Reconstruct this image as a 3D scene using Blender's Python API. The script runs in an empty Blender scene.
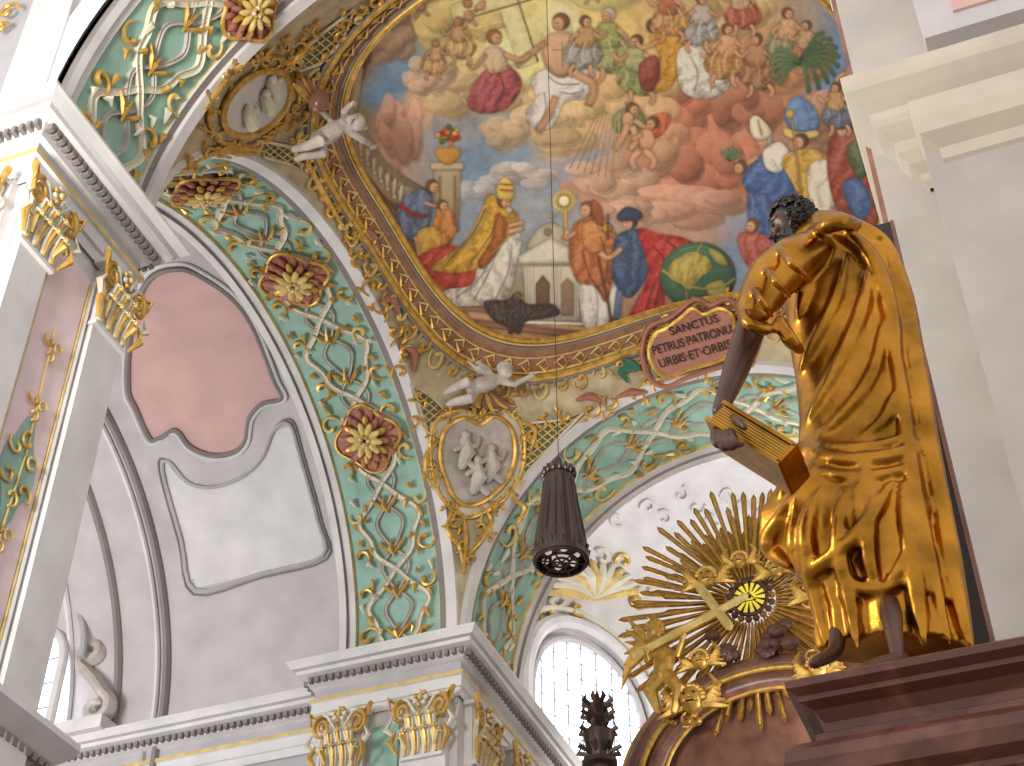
import bpy, math, numpy as np
from mathutils import Vector, Matrix
rng=np.random.default_rng(3)
S=14.0; CZ=1.6; FZ=-CZ/S
f=1507.0; a=math.radians(21.5); th=math.radians(41)
Fv=np.array([-math.sin(a)*math.cos(th), math.cos(a)*math.cos(th), math.sin(th)])
Rv=np.array([math.cos(a), math.sin(a),0.0])
Uv=np.array([math.sin(a)*math.sin(th), -math.cos(a)*math.sin(th), math.cos(th)])
def ray(u,v): return Fv+(u-512)/f*Rv+(383-v)/f*Uv
def proj(P):
    d=P@Fv
    return 512+f*(P@Rv)/d, 383-f*(P@Uv)/d
XL,XR=-.665,-.015; YN,YF=.76,1.505
cx,cy=(XL+XR)/2,(YN+YF)/2; hx,hy=(XR-XL)/2,(YF-YN)/2
RISE=.35; DC=RISE*math.sqrt(2); DA=hx*math.sqrt(2); DB=hy*math.sqrt(2)

# ---------------- materials
def lin(c):
    c=np.asarray(c,float)/255.0
    return np.where(c<=.04045,c/12.92,((c+.055)/1.055)**2.4)
def M(name,rgb,rough=.6,metal=0.0,var=.15,scale=1.5,bump=0.0,bscale=12.0,emit=0.0,veins=None):
    m=bpy.data.materials.new(name); m.use_nodes=True
    nt=m.node_tree; b=nt.nodes['Principled BSDF']
    c=lin(rgb)
    tc=nt.nodes.new('ShaderNodeTexCoord')
    n=nt.nodes.new('ShaderNodeTexNoise'); n.inputs['Scale'].default_value=scale; n.inputs['Detail'].default_value=6
    nt.links.new(tc.outputs['Object'],n.inputs['Vector'])
    r=nt.nodes.new('ShaderNodeValToRGB')
    r.color_ramp.elements[0].position=.3; r.color_ramp.elements[1].position=.7
    r.color_ramp.elements[0].color=(*(c*(1-var)),1); r.color_ramp.elements[1].color=(*np.minimum(c*(1+var*.5),1),1)
    if veins is not None:
        e=r.color_ramp.elements.new(.5); e.color=(*lin(veins),1); n.inputs['Distortion'].default_value=1.5
    nt.links.new(n.outputs['Fac'],r.inputs['Fac']); nt.links.new(r.outputs['Color'],b.inputs['Base Color'])
    b.inputs['Roughness'].default_value=rough; b.inputs['Metallic'].default_value=metal
    if bump>0:
        n2=nt.nodes.new('ShaderNodeTexNoise'); n2.inputs['Scale'].default_value=bscale; n2.inputs['Detail'].default_value=5
        nt.links.new(tc.outputs['Object'],n2.inputs['Vector'])
        bp=nt.nodes.new('ShaderNodeBump'); bp.inputs['Strength'].default_value=bump; bp.inputs['Distance'].default_value=.05
        nt.links.new(n2.outputs['Fac'],bp.inputs['Height']); nt.links.new(bp.outputs['Normal'],b.inputs['Normal'])
    if emit>0:
        b.inputs['Emission Color'].default_value=(*c,1); b.inputs['Emission Strength'].default_value=emit
    return m
def MV(name,rough=.7):
    m=bpy.data.materials.new(name); m.use_nodes=True; nt=m.node_tree; b=nt.nodes['Principled BSDF']
    at=nt.nodes.new('ShaderNodeAttribute'); at.attribute_name='paint'
    nt.links.new(at.outputs['Color'],b.inputs['Base Color']); b.inputs['Roughness'].default_value=rough
    return m
white=M('plaster_white',(216,214,214),.7,bump=.05)
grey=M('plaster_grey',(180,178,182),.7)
lilac=M('plaster_lilac',(194,189,190),.7)
stone=M('pier_stone',(176,168,162),.7)
stonel=M('impost_stone',(196,186,170),.65)
dark=M('moulding_grey',(136,128,126),.7)
green=M('stucco_mint',(150,188,174),.7,var=.25,scale=2.5)
pinkm=M('stucco_pink',(206,168,162),.7,var=.12)
palepink=M('stucco_pale_pink',(236,214,218),.7)
beige=M('stucco_beige',(196,182,148),.7,var=.3,scale=3)
trell=M('trellis_ground',(108,116,96),.7)
gold=M('gilding',(214,170,84),.42,.45,var=.4,scale=8)
goldy=M('ochre_line',(218,190,116),.55,var=.25,scale=6)
cream=M('stucco_cream',(216,210,190),.6)
relief=M('relief_stone',(190,182,174),.6,var=.25,scale=5)
borderm=M('frame_border',(158,112,86),.6,var=.35,scale=4)
rose=M('rosette_red',(172,112,92),.6,var=.3,scale=4)
marble=M('red_marble',(128,80,66),.32,var=.4,scale=2.6,veins=(98,56,46))
brownmar=M('brown_marble',(140,98,84),.3,var=.4,scale=3)
darkbr=M('dark_brown',(40,27,23),.5)
statg=M('statue_gold',(190,132,48),.30,1.0,var=.55,scale=4,bump=.10,bscale=12)
skinm=M('statue_skin',(88,54,40),.38,0,var=.35,scale=6)
hairm=M('statue_hair',(40,29,25),.5)
plaq=M('plaque_rose',(180,120,104),.5)
txt=M('inscription',(40,28,30),.6)
glass=M('window_glass',(238,244,255),.3,emit=3.6,var=0)
lead=M('window_bars',(140,146,164),.5)
stain=M('stained_glass',(226,206,70),.3,emit=.8,var=.4,scale=10)
iron=M('dark_bronze',(70,56,50),.38,.5)
raym=M('ray_gold',(196,148,76),.36,.7,var=.55,scale=7)
cloudm=M('cloud_brown',(100,68,60),.5)
leafg=M('leaf_green',(50,110,85),.5)
floorm=M('stone_floor',(160,150,136),.5)
lampm=M('lamp_glass',(225,215,200),.2,emit=.6)

# ---------------- mesh accumulator
class Acc:
    def __init__(s): s.v=[];s.f=[];s.m=[];s.mats=[];s.n=0
    def mi(s,mat):
        if mat not in s.mats: s.mats.append(mat)
        return s.mats.index(mat)
    def add(s,V,Fc,mat):
        V=np.asarray(V,float).reshape(-1,3); k=s.mi(mat)
        s.v.append(V)
        for q in Fc: s.f.append(tuple(int(i)+s.n for i in q)); s.m.append(k)
        s.n+=len(V)
    def grid(s,P,mat,cu=False,cv=False,caps=False):
        P=np.asarray(P); m,n=P.shape[:2]; Fc=[]
        for i in range(m if cu else m-1):
            i2=(i+1)%m
            for j in range(n if cv else n-1):
                j2=(j+1)%n
                Fc.append((i*n+j,i2*n+j,i2*n+j2,i*n+j2))
        if caps:
            Fc.append(tuple(range(n))); Fc.append(tuple((m-1)*n+j for j in reversed(range(n))))
        s.add(P.reshape(-1,3),Fc,mat)
    def box(s,x0,x1,y0,y1,z0,z1,mat):
        V=[(x,y,z) for x in(x0,x1) for y in(y0,y1) for z in(z0,z1)]
        s.add(V,[(0,1,3,2),(4,6,7,5),(0,4,5,1),(2,3,7,6),(0,2,6,4),(1,5,7,3)],mat)
    def obox(s,c,ax,ay,az,mat):
        c,ax,ay,az=[np.asarray(q,float) for q in (c,ax,ay,az)]
        V=[c+i*ax+j*ay+k*az for i in(-1,1) for j in(-1,1) for k in(-1,1)]
        s.add(V,[(0,1,3,2),(4,6,7,5),(0,4,5,1),(2,3,7,6),(0,2,6,4),(1,5,7,3)],mat)
    def tube(s,pts,r,mat,n=6,closed=False,rnd=False):
        pts=np.asarray(pts,float); r=np.broadcast_to(np.asarray(r,float),(len(pts),)).copy()
        if rnd and not closed:
            t0=pts[0]-pts[1]; t0/=np.linalg.norm(t0)+1e-12; t1=pts[-1]-pts[-2]; t1/=np.linalg.norm(t1)+1e-12
            A=[pts[0]+t0*r[0]*k for k in(.97,.75,.4)]; B=[pts[-1]+t1*r[-1]*k for k in(.4,.75,.97)]
            r=np.concatenate([[r[0]*.2,r[0]*.66,r[0]*.92],r,[r[-1]*.92,r[-1]*.66,r[-1]*.2]]); pts=np.concatenate([A,pts,B])
        if closed: T=np.roll(pts,-1,0)-np.roll(pts,1,0)
        else: T=np.gradient(pts,axis=0)
        T/=np.linalg.norm(T,axis=1,keepdims=True)+1e-12
        x=np.array([0,0,1.]) if abs(T[0][2])<.9 else np.array([1.,0,0])
        x=x-T[0]*(x@T[0]); x/=np.linalg.norm(x)
        an=np.linspace(0,2*np.pi,n,endpoint=False); P=np.zeros((len(pts),n,3))
        for i in range(len(pts)):
            x=x-T[i]*(x@T[i]); x/=np.linalg.norm(x)+1e-12; y=np.cross(T[i],x)
            P[i]=pts[i]+r[i]*(np.cos(an)[:,None]*x+np.sin(an)[:,None]*y)
        s.grid(P,mat,cu=closed,cv=True,caps=not closed)
    def ell(s,c,ax,ay,az,mat,nu=10,nv=7):
        c,ax,ay,az=[np.asarray(q,float) for q in (c,ax,ay,az)]
        ph=np.linspace(.06,math.pi-.06,nv); an=np.linspace(0,2*np.pi,nu,endpoint=False)
        P=c+np.sin(ph)[:,None,None]*(np.cos(an)[None,:,None]*ax+np.sin(an)[None,:,None]*ay)+np.cos(ph)[:,None,None]*az
        s.grid(P,mat,cv=True,caps=True)
    def build(s,name,smooth=True,parent=None,remesh=0,angle=40,sm=3):
        V=np.concatenate(s.v)*S; V[:,2]+=CZ
        me=bpy.data.meshes.new(name); me.from_pydata(V.tolist(),[],s.f)
        for m in s.mats: me.materials.append(m)
        me.polygons.foreach_set('material_index',s.m)
        if smooth:
            me.polygons.foreach_set('use_smooth',[True]*len(s.f))
            if not remesh: me.set_sharp_from_angle(angle=math.radians(angle))
        me.update()
        o=bpy.data.objects.new(name,me); bpy.context.scene.collection.objects.link(o)
        if remesh:
            md=o.modifiers.new('r','REMESH'); md.mode='VOXEL'; md.voxel_size=remesh; md.use_smooth_shade=True
            s_=o.modifiers.new('s','SMOOTH'); s_.iterations=sm; s_.factor=.5
        if parent: o.parent=parent
        return o
def catmull(p,closed=False,k=8):
    p=np.asarray(p,float); n=len(p); out=[]
    if n<3 and not closed:
        return np.array([p[0]+(p[1]-p[0])*t for t in np.linspace(0,1,k)])
    for i in range(n if closed else n-1):
        if closed: a0,a1,a2,a3=p[i-1],p[i],p[(i+1)%n],p[(i+2)%n]
        else: a0,a1,a2,a3=p[max(i-1,0)],p[i],p[i+1],p[min(i+2,n-1)]
        for t in np.arange(k)/k:
            out.append(.5*((2*a1)+(-a0+a2)*t+(2*a0-5*a1+4*a2-a3)*t*t+(-a0+3*a1-3*a2+a3)*t**3))
    if not closed: out.append(p[-1])
    return np.array(out)

# ---------------- surfaces
def dz(x,y):
    return 1+DC*np.sqrt(np.maximum(0,1-((x-cx)/DA)**2-((y-cy)/DB)**2))
def dnorm(P):
    n=-np.array([(P[0]-cx)/DA**2,(P[1]-cy)/DB**2,(P[2]-1)/DC**2]); return n/np.linalg.norm(n)
def hd(u,v,off=0.0):
    D=ray(u,v); A=np.array([D[0]/DA,D[1]/DB,D[2]/DC]); B=np.array([-cx/DA,-cy/DB,-1/DC])
    qa=A@A; qb=2*A@B; qc=B@B-1; d=max(qb*qb-4*qa*qc,0)
    t=(-qb+math.sqrt(d))/(2*qa); P=D*t
    return P+off*dnorm(P)
def dpl(x,y,off=0.0):
    P=np.array([x,y,float(dz(x,y))]); return P+off*dnorm(P)
WS=.165; WC=.195; WN=.145
def amap(kind,s,w,off=0.0):
    if kind=='side':
        t=math.pi*s; return np.array([XL-WS*w, cy+(hy-off)*math.cos(t), 1+(RISE-off)*math.sin(t)])
    t=math.pi*(1-s)
    y=YF+WC*w if kind=='chan' else YN-WN*w
    return np.array([cx+(hx-off)*math.cos(t), y, 1+(RISE-off)*math.sin(t)])
def ainv(kind,u,v):
    D=ray(u,v)
    if kind=='side': A=np.array([D[1]/hy,D[2]/RISE]);B=np.array([-cy/hy,-1/RISE])
    else: A=np.array([D[0]/hx,D[2]/RISE]);B=np.array([-cx/hx,-1/RISE])
    qa=A@A;qb=2*A@B;qc=B@B-1;t=(-qb+math.sqrt(max(qb*qb-4*qa*qc,0)))/(2*qa);P=D*t
    if kind=='side':
        return math.atan2((P[2]-1)/RISE,(P[1]-cy)/hy)/math.pi,(XL-P[0])/WS
    s=1-math.atan2((P[2]-1)/RISE,(P[0]-cx)/hx)/math.pi
    return s,((P[1]-YF)/WC if kind=='chan' else (YN-P[1])/WN)

def sweep(acc,path,prof,mats):
    path=[np.array(p,float) for p in path]; n=len(path); offs=[]
    for i in range(n):
        ds=[]
        if i>0: d=path[i]-path[i-1]; ds.append(d/np.linalg.norm(d))
        if i<n-1: d=path[i+1]-path[i]; ds.append(d/np.linalg.norm(d))
        ns=[np.array([d[1],-d[0]]) for d in ds]
        if len(ns)==1: offs.append(ns[0])
        else:
            b=ns[0]+ns[1]; offs.append(b/(1+ns[0]@ns[1]))
    for k in range(len(prof)-1):
        P=np.zeros((n,2,3))
        for i in range(n):
            for j in (0,1):
                o,z=prof[k+j]; q=path[i]+offs[i]*o; P[i,j]=(q[0],q[1],z)
        acc.grid(P,mats[k] if isinstance(mats,list) else mats)
def dentils(acc,path,o0,o1,z0,z1,w,gap,mat):
    for i in range(len(path)-1):
        p=np.array(path[i],float);q=np.array(path[i+1],float);L=np.linalg.norm(q-p)
        if L<.05: continue
        d=(q-p)/L;nn=np.array([d[1],-d[0]]);k=int((L+2*o0)/gap)
        for j in range(k+1):
            c=p+d*(j*gap-o0+gap/2)+nn*(o0+o1)/2
            acc.obox((c[0],c[1],(z0+z1)/2),(d[0]*w/2,d[1]*w/2,0),(nn[0]*(o1-o0)/2,nn[1]*(o1-o0)/2,0),(0,0,(z1-z0)/2),mat)
CP=[(.003,.922),(.003,.934),(.006,.935),(.006,.949),(.009,.950),(.009,.955),(.004,.957),(.004,.969),(.009,.971),(.011,.975),(.013,.983),(.023,.985),(.024,.990),(.028,.992),(.032,.997),(.034,.999),(.034,1.002),(0,1.006)]
CM=[white,white,white,white,goldy,goldy,grey,white,grey,white,white,white,grey,white,white,white,white]

A=Acc(); A.box(-3,2,-1.5,3.2,FZ-.01,FZ,floorm); A.build('floor')
# ---------------- piers
def spiral(c,r0,r1,t0,t1,n=22):
    t=np.linspace(t0,t1,n); r=np.linspace(r0,r1,n); return np.stack([c[0]+r*np.cos(t),c[1]+r*np.sin(t)],1)
def capital(acc,c,n,t,w,h):
    c=np.array(c,float);n=np.array(n,float);t=np.array(t,float);z=np.array([0,0,1.])
    acc.obox(c+z*h*.45,t*w*.40,n*w*.05,z*h*.5,cream)
    acc.obox(c+z*h*.97,t*w*.60,n*w*.15,z*h*.035,white)
    acc.obox(c-z*h*.04,t*w*.46,n*w*.09,z*h*.03,white)
    def P(x,y,o): return c+t*x*w+z*y*h+n*o*w
    for row,(y0,hh) in enumerate([(0,.40),(.24,.40)]):
        xs=[-.34,-.115,.115,.34] if row==0 else [-.23,0,.23]
        for x in xs:
            for e,m,rr in((-.05,cream,.045),(.05,cream,.045),(0,gold,.05)):
                pts=[P(x+e*(.6+q),y0+hh*q,.06+.03*row+.16*q**3+(0.02 if e==0 else 0)) for q in(0,.3,.6,.85,1)]+[P(x+e*1.4,y0+hh*.86,.30)]
                acc.tube(pts,np.array([.7,1,1.1,1,.8,.3])*rr*w,m,n=5)
            acc.ell(P(x,y0+hh*.92,.28),t*w*.06,z*h*.045,n*w*.04,goldy,6,5)
    for sx in(-1,1):
        sp=spiral((sx*.42,.74),.21,.03,math.pi*.5,math.pi*.5-sx*math.pi*3.4,26)
        acc.tube([P(q[0],q[1],.17) for q in sp],np.linspace(.055,.03,26)*w,gold,n=6)
        acc.tube([P(sx*.05,.45,.12),P(sx*.12,.7,.16),P(sx*.3,.93,.18),P(sx*.42,.96,.18)],.035*w,cream)
        for (q0,q1,q2,m) in (((.48,.0),(.64,.22),(.52,.42),gold),((.52,.3),(.74,.46),(.62,.62),cream),((.5,.88),(.72,1.0),(.66,.78),gold),((.30,.1),(.40,.3),(.52,.26),goldy)):
            acc.tube([P(sx*q0[0],q0[1],.12),P(sx*q1[0],q1[1],.2),P(sx*q2[0],q2[1],.2)],[.03*w,.07*w,.02*w],m,n=6)
    for k in range(7):
        an=k*math.pi/3.5; acc.ell(P(.12*math.cos(an),.92+.11*math.sin(an),.2),t*w*.06,z*h*.05,n*w*.05,gold if k%2 else cream,6,5)
    acc.ell(P(0,.92,.24),t*w*.06,z*h*.05,n*w*.05,goldy,6,5)

X1=np.array([1,0,0.]);Y1=np.array([0,1,0.]);Z1=np.array([0,0,1.])
A=Acc()
A.box(-.84,XL,.615,.76,FZ,1.0,white)
for y0,y1 in((.617,.652),(.718,.758)):
    A.box(XL,XL+.010,y0,y1,FZ,.925,white)
A.box(-.74,-.672,.607,.615,FZ,.925,white)
A.box(XL,XL+.003,.660,.710,.15,.90,palepink)
for y in(.656,.714): A.tube([(XL+.004,y,.9),(XL+.004,y,.3)],.0022,white)
A.tube([(XL+.004,.659,.895),(XL+.004,.659,.3)],.0010,goldy);A.tube([(XL+.004,.711,.895),(XL+.004,.711,.3)],.0010,goldy)
capital(A,(XL+.010,.634,.858),X1,Y1,.048,.066)
capital(A,(XL+.010,.738,.858),X1,Y1,.048,.066)
capital(A,(-.706,.607,.858),-Y1,X1,.05,.066)
path=[(-.86,.615),(XL,.615),(XL,.76),(-.86,.76)]
sweep(A,path,CP,CM); dentils(A,path,.011,.018,.975,.982,.004,.0075,dark)
for zc,big in ((.68,1),(.80,0),(.56,0),(.44,1),(.74,0),(.62,0)):
    if big: A.add([(XL+.004,.685+.017*math.cos(q)*(1+.15*math.cos(4*q)),zc+.045*math.sin(q)*(1+.15*math.cos(4*q))) for q in np.linspace(0,6.283,32,endpoint=False)],[tuple(range(32))],green)
    for k in range(6 if big else 3):
        an=k*(1.047 if big else 2.09)+.4; rr=.009 if big else .006; sp=spiral((.685+(.012 if big else .006)*math.cos(an),zc+(.026 if big else .008)*math.sin(an)),rr,.002,an,an+5,14)
        A.tube([(XL+.006,q[0],q[1]) for q in sp],.0013,gold if k%2 else goldy,n=5)
A.tube([(XL+.005,.685,.42),(XL+.006,.688,.5),(XL+.006,.682,.6),(XL+.005,.688,.7),(XL+.005,.683,.82)],.0009,goldy)
A.build('pier_left')
A=Acc()
ss=np.linspace(0,1,60)
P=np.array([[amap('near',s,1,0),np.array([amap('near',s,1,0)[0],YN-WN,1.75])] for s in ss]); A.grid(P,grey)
P=np.array([[amap('near',s,1.0,-.03)-Y1*.006,amap('near',s,1.0,.0)-Y1*.006] for s in ss]); A.grid(P,white)
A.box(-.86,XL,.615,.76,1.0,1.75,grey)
A.box(-.72,XL-.006,.607,.615,1.0,1.75,white)
A.tube([amap('near',s,1.02,-.032) for s in ss],.003,white)
for (u,v,r) in ((8,12,.012),(2,28,.007)):
    D=ray(u,v);p=D*(.605/D[1]); sp=spiral((p[0],p[2]),r,.002,0,7); A.tube([(q[0],.604,q[1]) for q in sp],.002,gold)
A.build('wall_near_arch')
A=Acc(); A.box(-.9,XL,.1,.775,.37,.500,white)
path=[(-.9,.1),(XL,.1),(XL,.775),(-.9,.775)]
GP=[(0,.41),(.002,.44),(.006,.445),(.006,.462),(.009,.464),(.009,.468),(.003,.47),(.003,.485),(.012,.49),(.02,.497),(.022,.503),(.022,.508),(0,.51)]
sweep(A,path,GP,[white,white,white,white,goldy,goldy,grey,white,white,grey,white,white]); dentils(A,path,.006,.011,.484,.490,.004,.0075,dark);A.build('gallery_cornice')
A=Acc()
A.box(-.855,XL,YF+.004,1.95,FZ,1.0,white)
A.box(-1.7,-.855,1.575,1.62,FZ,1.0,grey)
for x0,x1 in((-.735,-.675),(-.845,-.785)):
    A.box(x0,x1,YF-.008,YF+.004,FZ,.925,white)
A.box(-.778,-.742,YF-.001,YF+.004,.3,.90,green)
for y0,y1 in((1.53,1.585),(1.66,1.715),(1.80,1.86)):
    A.box(XL,XL+.01,y0,y1,FZ,.925,white)
    capital(A,(XL+.01,(y0+y1)/2,.846),X1,Y1,.06,.077)
capital(A,(-.705,YF-.008,.846),-Y1,X1,.060,.077)
capital(A,(-.815,YF-.008,.846),-Y1,X1,.058,.077)
path=[(-1.7,1.575),(-.86,1.575),(-.86,YF+.004),(XL,YF+.004),(XL,1.95),(-.9,1.95)]
sweep(A,path,CP,CM); dentils(A,path,.011,.018,.975,.982,.005,.010,dark)
capital(A,(-1.13,1.575,.848),-Y1,X1,.05,.07)
A.build('pier_far')
# chapel vault
ccy,ca,cb,cz=(.76+1.575)/2,(1.575-.76)/2,.40,1.004
def hbar(u,v,off=0):
    D=ray(u,v);Aq=np.array([D[1]/ca,D[2]/cb]);B=np.array([-ccy/ca,-cz/cb]);qa=Aq@Aq;qb=2*Aq@B;qc=B@B-1
    t=(-qb+math.sqrt(max(qb*qb-4*qa*qc,0)))/(2*qa);P=D*t;n=-np.array([0,(P[1]-ccy)/ca**2,(P[2]-cz)/cb**2]);return P+off*n/np.linalg.norm(n)
def inpoly(px,py,poly):
    r=np.zeros(px.shape,bool);n=len(poly)
    for i in range(n):
        x0,y0=poly[i];x1,y1=poly[(i+1)%n]
        if y0==y1: continue
        r^=((y0>py)!=(y1>py))&(px<(x1-x0)*(py-y0)/(y1-y0)+x0)
    return r
pinkpoly=catmull([(128,385),(136,408),(150,438),(160,438),(176,430),(190,446),(212,455),(234,452),(246,440),(250,418),(262,404),(282,398),(274,378),(255,330),(235,300),(205,278),(180,268),(150,278),(132,320)],True,5)
whpoly=[(163,470),(170,462),(188,482),(212,487),(240,478),(262,458),(274,430),(290,424),(300,455),(318,520),(323,556),(260,574),(196,590),(182,540)]
ths=np.linspace(0,math.pi,180); xs=np.linspace(-1.7,XL-WS,200)
TT,XX=np.meshgrid(ths,xs,indexing='ij')
P=np.stack([XX,ccy+ca*np.cos(TT),cz+cb*np.sin(TT)],-1)
A=Acc(); A.grid(P,lilac); A.mi(pinkm); A.mi(white)
cen=(P[:-1,:-1]+P[1:,1:])/2; pu,pv=proj(cen.reshape(-1,3)); 
ip=inpoly(pu,pv,pinkpoly)&(cen.reshape(-1,3)[:,1]>1.0); iw=inpoly(pu,pv,np.array(whpoly))
mm=np.zeros(len(A.f),int); mm[ip]=A.mi(pinkm); mm[iw]=A.mi(white); A.m=mm.tolist()
A.tube([hbar(q[0],q[1],.002) for q in pinkpoly],.004,dark,closed=True)
pc=pinkpoly.mean(0);A.tube([hbar(*(pc+(q-pc)*1.05),.002) for q in pinkpoly],.003,white,closed=True)
wq=catmull(whpoly,True,4); A.tube([hbar(q[0],q[1],.002) for q in wq],.003,grey,closed=True)
wc_=wq.mean(0);A.tube([hbar(*(wc_+(q-wc_)*1.05),.001) for q in wq],.0018,dark,closed=True)
for X,w in((-1.14,.006),(-1.155,.004),(-1.22,.006),(-.855,.006),(-.842,.004),(-1.30,.005),(-1.42,.006)):
    A.tube([(X,ccy+(ca-.003)*math.cos(t),cz+(cb-.003)*math.sin(t)) for t in np.linspace(0,math.pi,50)],w,dark if w>.005 else white)
A.tube([(-1.14,1.57,1.0),(-1.14,1.57,.6)],.006,dark)
A.tube([(-1.16,1.57,1.0),(-1.16,1.57,.6)],.004,grey)
A.build('ceiling_side_chapel')
A=Acc()
wp=[(-1.42,1.02)]+[(-1.36+.06*math.cos(t),1.12+.07*math.sin(t)) for t in np.linspace(math.pi,0,14)]+[(-1.30,1.02)]
A.add([(p[0],1.535,p[1]) for p in wp],[tuple(range(len(wp)))],glass)
A.tube([(p[0],1.533,p[1]) for p in wp],.007,white,n=8)
A.tube([(-1.36+.095*math.cos(t),1.53,1.12+.12*math.sin(t)) for t in np.linspace(math.pi,0,20)],.005,grey,n=8)
for x in(-1.38,-1.34): A.tube([(x,1.532,1.02),(x,1.532,1.18)],.0015,lead)
for z in(1.05,1.09,1.13): A.tube([(-1.42,1.532,z),(-1.3,1.532,z)],.0015,lead)
A.build('window_1')
A=Acc(); 
sp=np.concatenate([spiral((-1.235,1.04),.006,.022,-6,1.2,24),[(-1.25,1.09),(-1.28,1.12)],spiral((-1.262,1.135),.02,.004,3.6,-3,20)])
for yy,rr in((1.545,.007),(1.552,.010)): A.tube([(q[0],yy,q[1]) for q in sp],rr,relief,n=8)
A.box(-1.29,-1.21,1.53,1.57,1.0,1.02,white); A.build('scroll_volute')

# ---------------- arches with stucco
def arch(kind,name,length,width,ros=[],per=.12,gm=gold):
    A=Acc(); ss=np.linspace(0,1,90)
    prof=[(-.0,-.006,white),(-.0,.007,white),(.085,.008,white),(.09,.003,dark),(.145,.004,white),(.152,.0015,goldy),(.16,0,green),(.86,0,goldy),(.87,.004,white),(.93,.004,dark),(.94,.008,white),(1.0,.008,dark),(1.0,-.006,white)]
    for k in range(len(prof)-1):
        w0,o0,m=prof[k];w1,o1,_=prof[k+1]
        P=np.array([[amap(kind,s,w0,o0),amap(kind,s,w1,o1)] for s in ss]); A.grid(P,prof[k][2])
    def mp(l,w,off=.003): return amap(kind,l/length,w/width,off)
    lat=width
    def ribbon(pts2,hw,m,off=.004):
        p=np.asarray(pts2);d=np.gradient(p,axis=0);d/=np.linalg.norm(d,axis=1,keepdims=True)+1e-9;nn=np.stack([-d[:,1],d[:,0]],1)
        G=np.array([[mp(*(p[i]+nn[i]*hw*q),o) for q,o in((-1,.0),(-.9,off),(-.4,off*.65),(.4,off*.65),(.9,off),(1,0))] for i in range(len(p))]);A.grid(G,m)
    L=np.linspace(.02,length-.02,int(length*260))
    for ph,am,m,r in((0,.24,cream,.0036),(math.pi,.24,cream,.0036),(math.pi/2,.11,relief,.0020),(-math.pi/2,.11,relief,.0020)):
        k=1 if am>.2 else 2
        ribbon([(l,lat*(.5+am*math.sin(2*math.pi*l/per*k*.5+ph)*(1+.15*math.sin(4*math.pi*l/per)))) for l in L],r,m,.004+.001*(m is cream)+.0006*(ph>1))
    nper=int(length/per*2)
    for i in range(nper):
        l0=(i+.5)*per/2
        for sd in(-1,1):
            c=(l0+rng.uniform(-.008,.008),lat*(.5+sd*rng.uniform(.24,.29))); rr=per*rng.uniform(.10,.17)
            t0=rng.uniform(0,6.28)
            sp=spiral(c,rr,rr*.15,t0,t0+sd*rng.uniform(3.5,6),18)
            m=[gm,gm,goldy][int(rng.integers(0,3))]
            A.tube([mp(q[0],q[1],.004) for q in sp],np.linspace(.0014,.0038,18),m,n=5)
            for k in range(5):
                an=t0+k*1.25; p0=(c[0]+rr*math.cos(an),c[1]+rr*math.sin(an)); q=rng.uniform(1.4,2.1); p1=(c[0]+q*rr*math.cos(an+.4),c[1]+q*.85*rr*math.sin(an+.4)); pm=((p0[0]+p1[0])/2+.004,(p0[1]+p1[1])/2)
                if lat*.17<p1[1]<lat*.84: A.tube([mp(*p0),mp(*pm,.006),mp(*p1,.004)],[.0015,.0036,.0008],gm if k%4 else cream,n=5)
        A.tube([mp(l0-.012,lat*.5),mp(l0,lat*.52,.006),mp(l0+.014,lat*.5)],[.001,.0035,.001],gm,n=5)
        for sd in(-1,1): A.tube([mp(l0-.008,lat*.5),mp(l0+.002,lat*(.5+sd*.07),.006),mp(l0+.012,lat*(.5+sd*.12))],[.001,.003,.001],gm,n=5)
    for (s,w,R) in ros:
        c=amap(kind,s,w,.004); e=amap(kind,s+.01,w,.004)-c; e/=np.linalg.norm(e); g=amap(kind,s,w+.1,.004)-c; g/=np.linalg.norm(g); n=np.cross(e,g)
        if n@(amap(kind,s,w,.05)-c)<0: n=-n
        q=[(math.cos(t)*R*1.12*(1+.13*math.cos(4*t)),math.sin(t)*R*1.12*(1+.13*math.cos(4*t))) for t in np.linspace(0,6.283,40,endpoint=False)]
        A.add([c+n*.004+e*x+g*y for x,y in q],[tuple(range(40))],rose)
        A.tube([c+n*.005+e*x+g*y for x,y in q],.0024,gm,closed=True)
        for lay,(rr,m,nn) in enumerate(((.84,rose,14),(.62,gm,12),(.40,goldy,10))):
            for k in range(nn):
                an=2*math.pi*(k+.5*lay)/nn; d=e*math.cos(an)+g*math.sin(an); tt=-e*math.sin(an)+g*math.cos(an)
                A.ell(c+d*R*rr+n*(.006+.005*lay),d*R*.30,tt*R*.13,n*.004+d*.002,m if (k%2 or lay!=1) else rose,8,5)
        for k in range(7):
            an=k*.9;A.ell(c+n*.017+(e*math.cos(an)+g*math.sin(an))*R*.15,e*R*.10,g*R*.10,n*.005,cream if k%2 else gm,6,5)
    return A.build(name)
r1=ainv('side',285,278); r2=ainv('side',360,440); r3=ainv('near',245,8)
arch('side','arch_side_chapel',1.14,WS,[(r1[0],.5,.037),(r2[0],.5,.037),(r1[0]+.19,.5,.034)])
arch('chan','arch_chancel',1.06,WC,[],per=.15)
arch('near','arch_nave',1.06,WN,[(r3[0],r3[1],.028),(.6,.5,.028)])

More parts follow.
